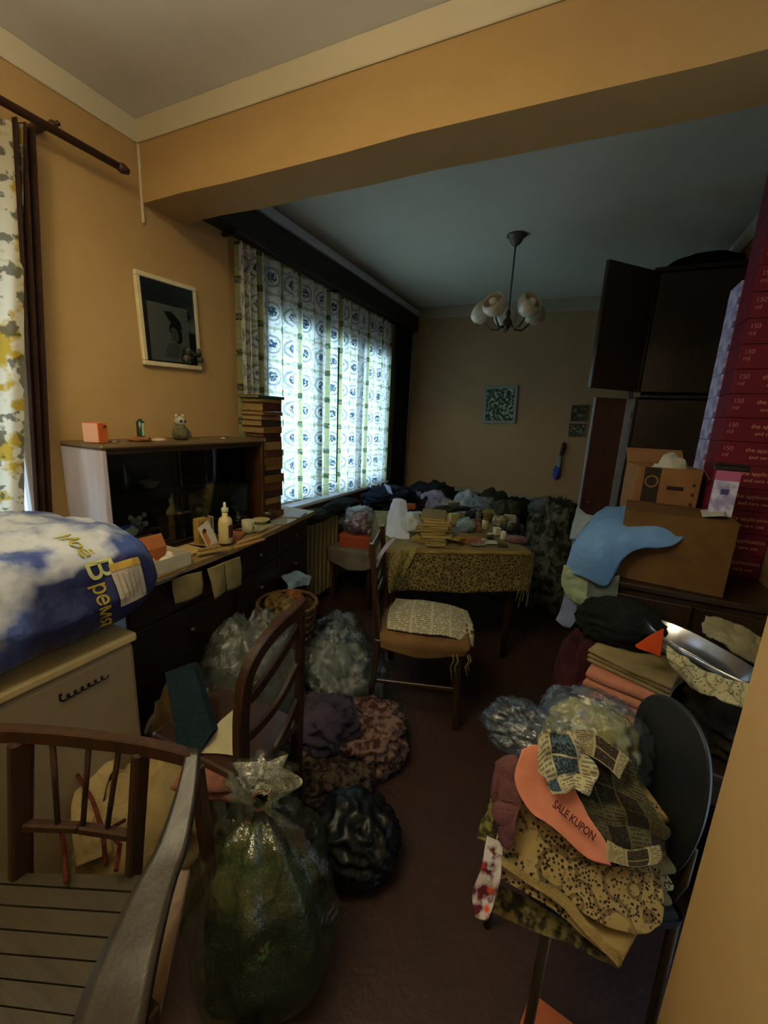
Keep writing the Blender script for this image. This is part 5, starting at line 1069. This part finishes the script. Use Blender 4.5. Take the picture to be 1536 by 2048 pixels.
# blue cloth
bc = cloth('6E9AD0', '5A86BE', 4)
o = patch('blue_cloth', [[at(1212, 1008, Y=2.02), at(1270, 1008, Y=2.02), at(1330, 1014, Y=2.0), at(1385, 1030, Y=1.98)],
    [at(1178, 1040, Y=1.86), at(1240, 1040, Y=1.80), at(1310, 1045, Y=1.80), at(1382, 1050, Y=1.80)],
    [at(1150, 1080, Y=1.78), at(1205, 1080, Y=1.71), at(1268, 1070, Y=1.73), at(1345, 1086, Y=1.735)],
    [at(1136, 1118, Y=1.76), at(1180, 1128, Y=1.70), at(1232, 1120, Y=1.71), at(1262, 1092, Y=1.73)],
    [at(1128, 1138, Y=1.76), at(1170, 1150, Y=1.70), at(1208, 1168, Y=1.70), at(1230, 1140, Y=1.72)]], bc, n=60, m=60, amp=.017, freq=6, seed=7, th=.004); tag(o, 'light blue cloth thrown over the large brown carton', 'cloth')
hb = lambda lb, rows, m_, sd, amp=.008: tag(patch('hanging_garment', rows, m_, n=30, m=30, amp=amp, freq=12, seed=sd, th=.004), lb, 'garment', 'garments hanging from the low cabinet')
hb('pale green white garment hanging below the left edge of the blue cloth', [[at(1128, 1130, Y=1.765), at(1155, 1142, Y=1.74), at(1182, 1150, Y=1.73)], [at(1122, 1165, Y=1.755), at(1150, 1180, Y=1.73), at(1178, 1190, Y=1.72)], [at(1135, 1195, Y=1.75), at(1152, 1207, Y=1.73), at(1168, 1212, Y=1.72)]], cloth('A0B098', '829078', 9), 3)
hb('grey blue trousers leg hanging lowest at the left of the cartons', [[at(1132, 1180, Y=1.775), at(1150, 1190, Y=1.76), at(1172, 1195, Y=1.75)], [at(1122, 1215, Y=1.77), at(1145, 1225, Y=1.75), at(1166, 1222, Y=1.745)], [at(1112, 1240, Y=1.77), at(1126, 1252, Y=1.75), at(1140, 1256, Y=1.745)]], cloth('7C8CB0', '66749A', 5), 4, .003)
hb('grey green garment panel hanging under the blue cloth beside the carton', [[at(1176, 1148, Y=1.732), at(1205, 1160, Y=1.728), at(1240, 1150, Y=1.728)], [at(1174, 1180, Y=1.725), at(1202, 1188, Y=1.72), at(1236, 1182, Y=1.72)], [at(1170, 1206, Y=1.725), at(1200, 1208, Y=1.715), at(1232, 1210, Y=1.72)]], cloth('66726C', '505A56', 6), 5, .004)
o = patch('white_corner_cloth', [[at(1154, 1012, Y=2.05), at(1172, 1028, Y=2.03), at(1190, 1032, Y=2.0)], [at(1146, 1050, Y=2.02), at(1160, 1052, Y=1.98), at(1172, 1050, Y=1.95)], [at(1140, 1078, Y=2.0), at(1148, 1078, Y=1.95), at(1152, 1080, Y=1.92)]], cloth('90A0A8', '788890', 6), amp=.004, th=.004); tag(o, 'pale cloth corner peeping behind the left of the blue cloth', 'cloth')
# cartons with maroon sides
def maroon_mat(): 
    t_ = T('maroon_card'); return t_.fin(t_.mix(t_.noise(5, 3), lin('6E1C34'), lin('5A1428')), .45, 0, .3)
Mma = maroon_mat(); Mlv = T('lavender_print'); Mlv = Mlv.fin(Mlv.ramp(Mlv.noise(26, 3), [(0, '6A64A0'), (.42, '8C8CC0'), (.5, 'A8ACD8'), (.58, 'C0C4E4')]), .4)
tx1 = text_mesh('the application', .022); tx1.materials.clear(); tx1.materials.append(plain('D09880', .6))
tx2 = text_mesh('xxxx xxxx', .014); tx2 = text_mesh('and care use', .019); tx2.materials.clear(); tx2.materials.append(plain('D09880', .6))
tx3 = text_mesh('150\nml', .024, spacing=.9); tx3.materials.clear(); tx3.materials.append(plain('B87088', .6))
bh = .0895; SX, SY = .22, .16
cs = at(1428, 940, Y=2.075); SX0 = cs.x
bxm = B().box(0, 0, 0, SX, SY, bh-.0015, .0015).mesh('body'); bxm.materials.append(Mma)
lvm = B().box(-.0012, .004, .003, -.0002, SY-.004, bh-.006).mesh('end_print'); lvm.materials.append(Mlv)
sig = B().box(-.0018, .07, .02, -.0012, .10, .055).mesh('mark'); sig.materials.append(plain('3A3C74', .5))
rows_n = 19; z = ZC+.0005
nm_ = ['lowest', '2nd', '3rd', '4th', '5th', '6th', '7th', '8th', '9th', '10th', '11th', '12th', '13th', '14th', '15th', '16th', '17th', '18th', 'topmost']
for k in range(rows_n):
    if z+bh > 2.6: break
    lbl = nm_[k] if z+2*bh <= 2.6 else 'topmost'
    t = thing('product_carton', 'maroon printed flat carton, '+(lbl+' from the bottom' if lbl[0].isdigit() else lbl)+' in the tall stack on the right', 'carton', (SX0+.0, 2.075, z), 0, 'tall stack of maroon cartons')
    ob('body', bxm, None, t)
    for me_, x_, z_ in ((tx3, .012, .054), (tx1, .085, .052), (tx2, .10, .026)):
        lo = ob('lettering', me_, None, t); lo.matrix_local = Matrix.Translation((x_, -.0006, z_)) @ Matrix.Rotation(math.pi/2, 4, 'X')
    z += bh
# pale lavender cartons directly behind, sticking out to the left
z = ZC+.0005; lx = at(1402, 940, Y=2.245).x
lbm = B().box(0, 0, 0, .18, .15, bh-.0015, .0015).mesh('body'); lbm.materials.append(Mlv)
lst = B().box(-.0006, -.0006, .0, .05, .0, .026).mesh('strip'); lst.materials.append(plain('6E5A98', .5))
for k in range(13):
    if k < 0: continue
    t = thing('lavender_carton', 'lavender white flat carton, '+(nm_[k]+' from the bottom' if nm_[k][0].isdigit() else ('lowest' if k == 0 else 'topmost') if k in (0, 12) else '')+' in the stack behind the maroon ones', 'carton', (lx, 2.245, z), 0, 'stack of lavender cartons')
    if k == 12: t['label'] = 'lavender white flat carton on top of the stack behind the maroon ones'
    ob('body', lbm, None, t); ob('printed_strip', lst, None, t)
    m = B(); m.poly([(.028+.012*math.cos(a), -.0008, .052+.008*math.sin(2*a)+.006*math.sin(a)) for a in [q*math.pi/8 for q in range(16)]], .0003); ob('printed_swirl', m.mesh(), plain('3A3C74', .5), t)
    z += bh
p = at(1470, 1058, Y=1.84)
t = thing('lavender_carton', 'loose lavender carton standing upright on the large brown carton', 'carton', (.495, 1.90, ZC+.2695), -.2)
B().box(-.035, -.03, 0, .035, .03, .165, .0015).ob('body', Mlv, t); B().box(-.0352, -.0306, .13, .0352, .0302, .1655).ob('top_band', plain('A85A88', .5), t)
B().box(-.012, -.0312, .08, .012, -.0304, .10).ob('printed_swirl', plain('3A3C74', .5), t)
t = thing('black_box', 'flat black box lying on the upright lavender carton', 'box', (.50, 1.90, ZC+.2695+.1665), -.2); B().box(-.05, -.035, 0, .05, .035, .018, .003).ob('body', plain('1A1616', .4), t); B().box(-.05, -.035, .0185, .05, .035, .024, .002).ob('lid', plain('221C1C', .4), t)
o = sheet('paper_slip', [at(1400, 1024, Y=1.93), at(1448, 1020, Y=1.93), at(1450, 1036, Y=1.80), at(1404, 1038, Y=1.80)], plain('A8A89C', .8), amp=.002); o.location.z = ZC+.2705; tag(o, 'white paper slip on top of the large brown carton', 'paper')

# ------------------------------------------------------------------ dark low bench in front with folded textiles
t = thing('bench', 'dark low bench in front of the cabinet, stacked with folded textiles', 'bench', (.40, 1.48, 0))
B().box(-.28, -.20, .555, .31, .20, .58, .005).ob('top', M_wr, t)
for a in (-.25, .27):
    for b2 in (-.17, .17): B().box(a-.018, b2-.018, 0, a+.018, b2+.018, .555, .003).ob('leg', M_wr, t)
B().box(-.26, -.185, .47, .29, -.165, .555, .003).ob('apron', M_wr, t)
ZB_ = .5805
folded('folded_cloth', 'stack of dusty pink folded cloth on the bench behind the black chair back', (.245, 1.50, ZB_), (.21, .22, .13), [cloth('B88068', 'B07458', 4), cloth('BC7C64', 'A86C54', 5)], -.30, 4, 4, amp=.003)
folded('folded_cloth', 'tan folded cloths lying on the dusty pink stack', (.27, 1.52, ZB_+.131), (.25, .20, .045), [cloth('9A8A60', '7A6C48', 6), cloth('8A7450', '6A5A3E', 6)], -.45, 3, 6, amp=.004)
o = blob('black_bag', (.21, 1.60, ZB_+.177), (.26, .14, .15), cloth('1A1E1C', '101312', 8), seed=111, amp=.25, sub=5); tag(o, 'black soft bag on the tan folded cloths below the blue cloth', 'bag')
o = patch('red_cloth', [[at(1270, 1290, Y=1.40), at(1300, 1270, Y=1.42), at(1327, 1256, Y=1.44)], [at(1272, 1294, Y=1.395), at(1300, 1292, Y=1.40), at(1322, 1296, Y=1.41)], [at(1278, 1298, Y=1.39), at(1300, 1304, Y=1.395), at(1318, 1312, Y=1.40)]], cloth('C04818', 'A83A14', 5), n=16, m=16, amp=.003, th=.004); tag(o, 'bright orange red cloth corner beside the tan folded cloths', 'cloth')
blb('dark red patterned cloth hanging at the left of the bench', (.10, 1.60, .30), (.14, .2, .42), '4A2028', '28141A', 112, amp=.3)
t = thing('metal_basin', 'oval metal basin with a shining rim lying among white cloths', 'basin', (0, 0, 0)); bP, bQ = at(1296, 1226, Y=1.64), at(1516, 1352, Y=1.40); bx_ = bQ-bP; by_ = Vector((.05, .97, .10)).normalized(); frame_on(t, (bP+bQ)/2-by_*.06, bx_, by_); t.matrix_local = FM[t.name] @ Matrix.Translation((0, 0, -.05)) @ Matrix.Diagonal((bx_.length/2/.17, .36, 1, 1))
B().lathe([(.001, 0), (.12, 0), (.125, .003), (.165, .062), (.178, .064), (.178, .060), (.167, .057), (.127, -.002), (.001, -.003)], 40, closed=False).ob('basin_body', plain('9A9EA8', .22, .9), t, True)
B().lathe([(.168, .060), (.18, .064), (.184, .05), (.182, .028), (.170, .026)], 40, closed=False).ob('rim_band', plain('C8CCD8', .18, .95), t, True)
wc = cloth('9C987C', '7E7A62', 6)
o = patch('white_cloth', [[at(1412, 1232, Y=1.68), at(1450, 1240, Y=1.67), at(1490, 1256, Y=1.65), at(1522, 1274, Y=1.64)], [at(1406, 1258, Y=1.62), at(1446, 1270, Y=1.60), at(1486, 1292, Y=1.58), at(1518, 1306, Y=1.58)], [at(1412, 1272, Y=1.60), at(1446, 1290, Y=1.58), at(1484, 1312, Y=1.56), at(1516, 1328, Y=1.56)]], wc, n=40, m=20, amp=.010, freq=14, th=.012); tag(o, 'rumpled white cloth behind the metal basin', 'cloth')
o = patch('lace_cloth', [[at(1330, 1292, Y=1.38), at(1390, 1330, Y=1.30), at(1450, 1358, Y=1.25), at(1530, 1380, Y=1.19)], [at(1340, 1322, Y=1.35), at(1395, 1358, Y=1.28), at(1450, 1382, Y=1.23), at(1526, 1402, Y=1.17)], [at(1362, 1356, Y=1.33), at(1400, 1384, Y=1.26), at(1450, 1406, Y=1.21), at(1520, 1430, Y=1.15)]], dots('A09C7C', '5A543C', 70, .2, .34, 14), n=50, m=24, amp=.010, freq=14, th=.006, fr=.004); tag(o, 'rumpled white lace cloth hanging in front of the metal basin', 'cloth')
blb('dark clothes heaped on the right end of the bench under the basin', (.56, 1.50, ZB_), (.30, .34, .16), '2A2620', '1A1714', 113, amp=.3, sub=5)
blb('yellowish crumpled bag between bench and large brown carton', (.36, 1.69, .73), (.2, .08, .12), '6A5220', '4A3A18', 114, 'crumpled_bag', 'bag', sub=4) if False else None
blb('crumpled pink cloth under the folded stack by the black chair back', (.22, 1.30, ZB_-.10), (.12, .1, .12), 'B07858', '8A5A44', 115, 'pink_rag', 'cloth', sub=4) if False else None
carton('carton', 'brown carton at the right edge of the picture below the maroon stack', (.63, 1.74+.0, .70), (.14, .10, .2), 0, MCb2) if False else None

# ------------------------------------------------------------------ pile chair at lower right
PA, PB = at(1280, 1440, Y=1.16), at(1428, 1540, Y=.965)
pc_ = Vector((.10, .93, 0)); dirb = Vector((PB.x-PA.x, PB.y-PA.y, 0)).normalized(); nb = Vector((dirb.y, -dirb.x, 0)); nb = nb if nb.x < 0 else -nb      # nb: the way the chair faces
t = thing('chair', 'black chair with rounded back, its seat buried under papers and lace', 'chair', pc_)
out = [(1272, 1500), (1280, 1440), (1294, 1396), (1318, 1382), (1348, 1392), (1384, 1428), (1414, 1478), (1430, 1530), (1434, 1590), (1424, 1650), (1400, 1705), (1362, 1752), (1336, 1760), (1316, 1700), (1296, 1630), (1280, 1560)]
pts = [vplane(x, y, PA, PB)-pc_ for x, y in out]; cen = sum(pts, Vector())/len(pts)
def dish(p): # curve the back a little
    s_ = (p-cen).dot(dirb); return p+nb*(s_*s_*1.2)
m = B(); ring = [[m.b.verts.new(dish(cen+(p-cen)*k)+nb*(.004 if k < .97 else 0)) for p in pts] for k in (1, .96, .75, .5, .25)]; cv = m.b.verts.new(cen)
for a, b2 in zip(ring[:-1], ring[1:]):
    for i in range(len(pts)): m.b.faces.new((a[i], a[(i+1) % len(pts)], b2[(i+1) % len(pts)], b2[i]))
for i in range(len(pts)): m.b.faces.new((ring[-1][i], ring[-1][(i+1) % len(pts)], cv))
o = m.ob('backrest', plain('1E2224', .45, 0, .4), t, True); md = o.modifiers.new('thickness', 'SOLIDIFY'); md.thickness = .014; md.offset = -1; md2 = o.modifiers.new('smooth', 'SUBSURF'); md2.levels = 2; md2.render_levels = 2
sA, sB = Vector((PA.x, PA.y, 0))-pc_, Vector((PB.x, PB.y, 0))-pc_; sL = (sB-sA).length
mid = (sA+sB)/2; ms = Matrix((dirb, -nb, Vector((0, 0, 1)))).transposed().to_4x4(); ms.translation = mid
B().box(-.14, -.33, .425, .14, -.0, .445, .02, ms, 3).ob('seat', plain('141414', .7), t)
for a in (-.13, .13):
    for b2 in (-.31, -.02): B().tube([ms @ Vector((a, b2, .43)), ms @ Vector((a*1.08, b2*1.04, 0))], .011, 8).ob('leg', M_brass, t, True)
for a in (-.10, .10): B().tube([ms @ Vector((a, -.02, .43)), ms @ Vector((a, .012, .50)), ms @ Vector((a, .012, .60))], .009, 8).ob('back_stay', M_brass, t, True)
# textiles on the seat: stacked folded lace, then loose pieces draped down the front
Ml1 = dots('94845C', '2E261A', 62, .26, .42, 10); Ml2 = dots('8C7C54', '282018', 80, .24, .40, 12); Mtan = cloth('8E7C54', '74643F', 5)
core = ms @ Vector((.0, -.165, 0))
co = pc_+Vector((core.x, core.y, .446)); rzc = math.atan2(dirb.y, dirb.x)
folded('folded_tablecloth', 'thick folded tan tablecloth at the bottom of the pile on the black chair', co, (.23, .28, .12), [Mtan, Ml2], rzc, 3, 20, amp=.004)
folded('folded_tablecloth', 'upper folded lace tablecloth in the pile on the black chair', co+Vector((.0, .02, .121)), (.20, .25, .08), [Ml1, Mtan], rzc+.1, 3, 21, amp=.005)
blb('lump of clothes under the newspapers at the top of the chair pile', co+Vector((.0, .06, .202)), (.15, .14, .09), '5E5640', '3E3828', 120, amp=.3)
def PY(x, y, dy=0): return at(x, y, Y=.925-.30*(y-1450)/480*.75+.00035*(x-1150)+dy)
def pp(name, lb, cat, rows, m_, sd, amp=.006, th=.003, dy=0, n=40, fr=0, uvs=(1, 1), freq=11):
    o = patch(name, [[PY(x, y, dy) for x, y in r] for r in rows], m_, n=n, m=n, amp=amp, th=th, seed=sd, fr=fr, uvs=uvs, freq=freq); return tag(o, lb, cat)
pp('floral_cloth', 'dark floral cloth hanging lowest under the lace on the black chair', 'cloth', [[(990, 1770), (1060, 1800), (1140, 1850), (1200, 1880)], [(975, 1800), (1060, 1840), (1150, 1880), (1220, 1915)], [(985, 1825), (1070, 1865), (1160, 1900), (1238, 1938)]], flowers(['2A2A1E', '46422C', '5A5638', '1E1C16', '6A6444'], 40), 31, dy=.03)
pp('lace_tablecloth', 'long lace tablecloth with a hemmed border draped diagonally down the chair pile', 'tablecloth', [[(1020, 1570), (1100, 1600), (1190, 1640), (1280, 1680)], [(1000, 1650), (1090, 1700), (1190, 1730), (1300, 1740)], [(985, 1710), (1080, 1765), (1190, 1810), (1325, 1810)], [(985, 1735), (1090, 1800), (1170, 1850), (1270, 1880)], [(990, 1752), (1100, 1815), (1190, 1895), (1245, 1938)]], Ml1, 32, dy=.0, n=60, amp=.009)
pp('lace_hem', 'plain hem band of the lace tablecloth crossing the chair pile', 'cloth', [[(988, 1700), (1060, 1752), (1130, 1790), (1180, 1850), (1240, 1912)], [(990, 1722), (1056, 1768), (1120, 1810), (1172, 1868), (1240, 1938)]], cloth('9C8A5C', '887648', 6), 33, dy=-.018, amp=.004, th=.004)
pp('lace_napkin', 'lace napkin with a dotted flower pattern at the lower right of the chair pile', 'napkin', [[(1130, 1740), (1200, 1732), (1290, 1735), (1325, 1740)], [(1130, 1790), (1200, 1800), (1280, 1800), (1328, 1800)], [(1170, 1830), (1230, 1860), (1290, 1870), (1325, 1850)]], Ml2, 34, dy=-.012, amp=.006)
pp('patchwork_cloth', 'bright red, orange and white patchwork cloth at the left of the chair pile', 'cloth', [[(975, 1672), (990, 1680), (1006, 1690)], [(962, 1740), (985, 1745), (1002, 1750)], [(945, 1790), (972, 1800), (992, 1800)], [(950, 1835), (962, 1840), (976, 1842)]], flowers(['A8A4A8', 'B04A18', '8E2C1C', '22203A', 'B8681C', '4A1A24'], 34), 35, dy=-.02, amp=.008, n=30)
pp('fringed_cloth', 'yellow green fringed cloth edge at the far left of the chair pile', 'cloth', [[(985, 1590), (1000, 1600), (1010, 1600)], [(960, 1650), (975, 1650), (990, 1650)], [(955, 1680), (972, 1690), (990, 1690)]], flowers(['3A3820', '5E5A34', '7A7648', '2A2818', '6E6A40'], 60), 36, dy=.01, amp=.012, n=26, fr=.03)
pp('mauve_garment', 'mauve rolled garment hanging at the left of the pink paper', 'garment', [[(992, 1530), (1015, 1518), (1040, 1522)], [(982, 1580), (1010, 1575), (1042, 1580)], [(992, 1640), (1014, 1640), (1038, 1630)], [(1000, 1690), (1012, 1695), (1022, 1685)]], cloth('6E4A4C', '5A3A40', 9), 37, dy=-.015, amp=.012, th=.02)
pk_rows = [[(1044, 1500), (1070, 1490), (1100, 1500), (1130, 1530)], [(1030, 1560), (1075, 1575), (1120, 1600), (1170, 1620)], [(1058, 1620), (1105, 1640), (1155, 1662), (1215, 1690)], [(1100, 1650), (1130, 1676), (1172, 1715), (1222, 1732)]]
pkp = pp('pink_newspaper', 'salmon pink newspaper sheet with bold heading on the chair pile', 'newspaper', pk_rows, plain('C47E66', .85, 0, .1, .15), 38, dy=-.035, amp=.004, th=.0015)
P3 = [[PY(x, y, -.035) for x, y in r] for r in pk_rows]
me = text_mesh('SALE KUPON', .2, bold=.005); mx = max(v.co.x for v in me.vertices); 
Tu, Tv = None, None
c3 = [cr([cr(r, u) for r in P3], v) for u, v in ((0, 0), (1, 0), (0, 1))]
a_ = PY(1104, 1612, -.05); b__ = PY(1186, 1682, -.05); L2 = (b__-a_).length; xd = (b__-a_).normalized(); nn_ = (CAM-a_).normalized(); yd = nn_.cross(xd).normalized(); zz = xd.cross(yd)
me.transform(Matrix.Scale(L2/mx, 4)); me.materials.clear()
for v in me.vertices: v.co.y *= 1.35
lo = ob('lettering', me, plain('4A1A14', .8), pkp); mm = Matrix((xd, yd, zz)).transposed().to_4x4(); mm.translation = a_-pkp.location; lo.matrix_local = mm
Mn1 = printed('948C6C', '1A1812', 60, .5, '4A4030'); Mn2 = printed('48452F', '100F0B', 60, 1.2, '2E281E'); Mn3 = printed('A09C7C', '1E262E', 50, .5, '4E6470')
pp('newspaper', 'dark illustrated newspaper covering the right of the chair pile', 'newspaper', [[(1130, 1470), (1190, 1480), (1232, 1505), (1262, 1530)], [(1140, 1550), (1200, 1560), (1260, 1590), (1305, 1610)], [(1170, 1620), (1225, 1640), (1290, 1650), (1345, 1680)], [(1205, 1700), (1240, 1715), (1290, 1728), (1335, 1722)]], Mn2, 39, dy=-.03, amp=.014, fr=.02, th=.0015, uvs=(.8, .8))
pp('newspaper', 'rolled newspaper across the top right of the chair pile', 'newspaper', [[(1128, 1462), (1180, 1462), (1225, 1490), (1262, 1518)], [(1135, 1482), (1180, 1486), (1220, 1512), (1250, 1540)], [(1130, 1500), (1175, 1510), (1215, 1535), (1240, 1560)]], Mn1, 40, dy=-.05, amp=.006, th=.0015, uvs=(.5, .3))
pp('newspaper', 'pale crumpled newspaper with a blue picture at the top left of the pile', 'newspaper', [[(1072, 1510), (1090, 1462), (1125, 1460), (1160, 1475)], [(1074, 1545), (1100, 1520), (1140, 1520), (1190, 1530)], [(1090, 1575), (1115, 1572), (1150, 1560), (1195, 1570)], [(1105, 1590), (1130, 1594), (1150, 1588), (1185, 1600)]], Mn3, 41, dy=-.065, amp=.016, fr=.02, th=.0015, uvs=(.5, .5), freq=13)
pp('newspaper', 'folded newspaper edge at the lower right, under the illustrated one', 'newspaper', [[(1215, 1680), (1260, 1700), (1320, 1690)], [(1212, 1705), (1262, 1722), (1325, 1715)], [(1216, 1722), (1265, 1734), (1315, 1730)]], Mn1, 42, dy=-.035, amp=.004, uvs=(.5, .3))
blb('heap of lace under the right of the chair pile beside the black back', co+Vector((.10, -.03, .02)), (.16, .2, .18), '', '', 121, m_=Ml2, amp=.3) if False else None
# clear bag on top with yellow contents, bluish bag trailing left
b_ = thing('clear_bag', 'clear plastic bag with yellow contents on top of the chair pile', 'bag', (.125, 1.10, .60))
blob('contents', (0, 0, .012), (.20, .18, .17), flowers(['8E8A4A', 'A89C3C', '7E8088', '5E5A3A', '9A9874'], 16), b_, seed=130, amp=.3, sub=5)
blob('bag_film', (0, 0, .005), (.24, .22, .20), film('clear_polythene_blue', '7A8CA8', .3, .15, 16), b_, seed=131, amp=.35, freq=3.4, sub=5)
b_ = thing('blue_bag', 'empty bluish clear bag trailing left from the chair pile', 'bag', at(1062, 1450, Y=1.02)+Vector((.0, .02, -.07)))
blob('bag_film', (0, 0, 0), (.20, .13, .09), film('bluish_film', '5A6E84', .34, .15, 12), b_, seed=132, amp=.5, freq=3.4, sub=5); blob('inner_film', (.02, 0, .01), (.15, .09, .05), film('bluish_film_inner', '5E7088', .3, .2, 12), b_, seed=133, amp=.5, freq=4, sub=4)
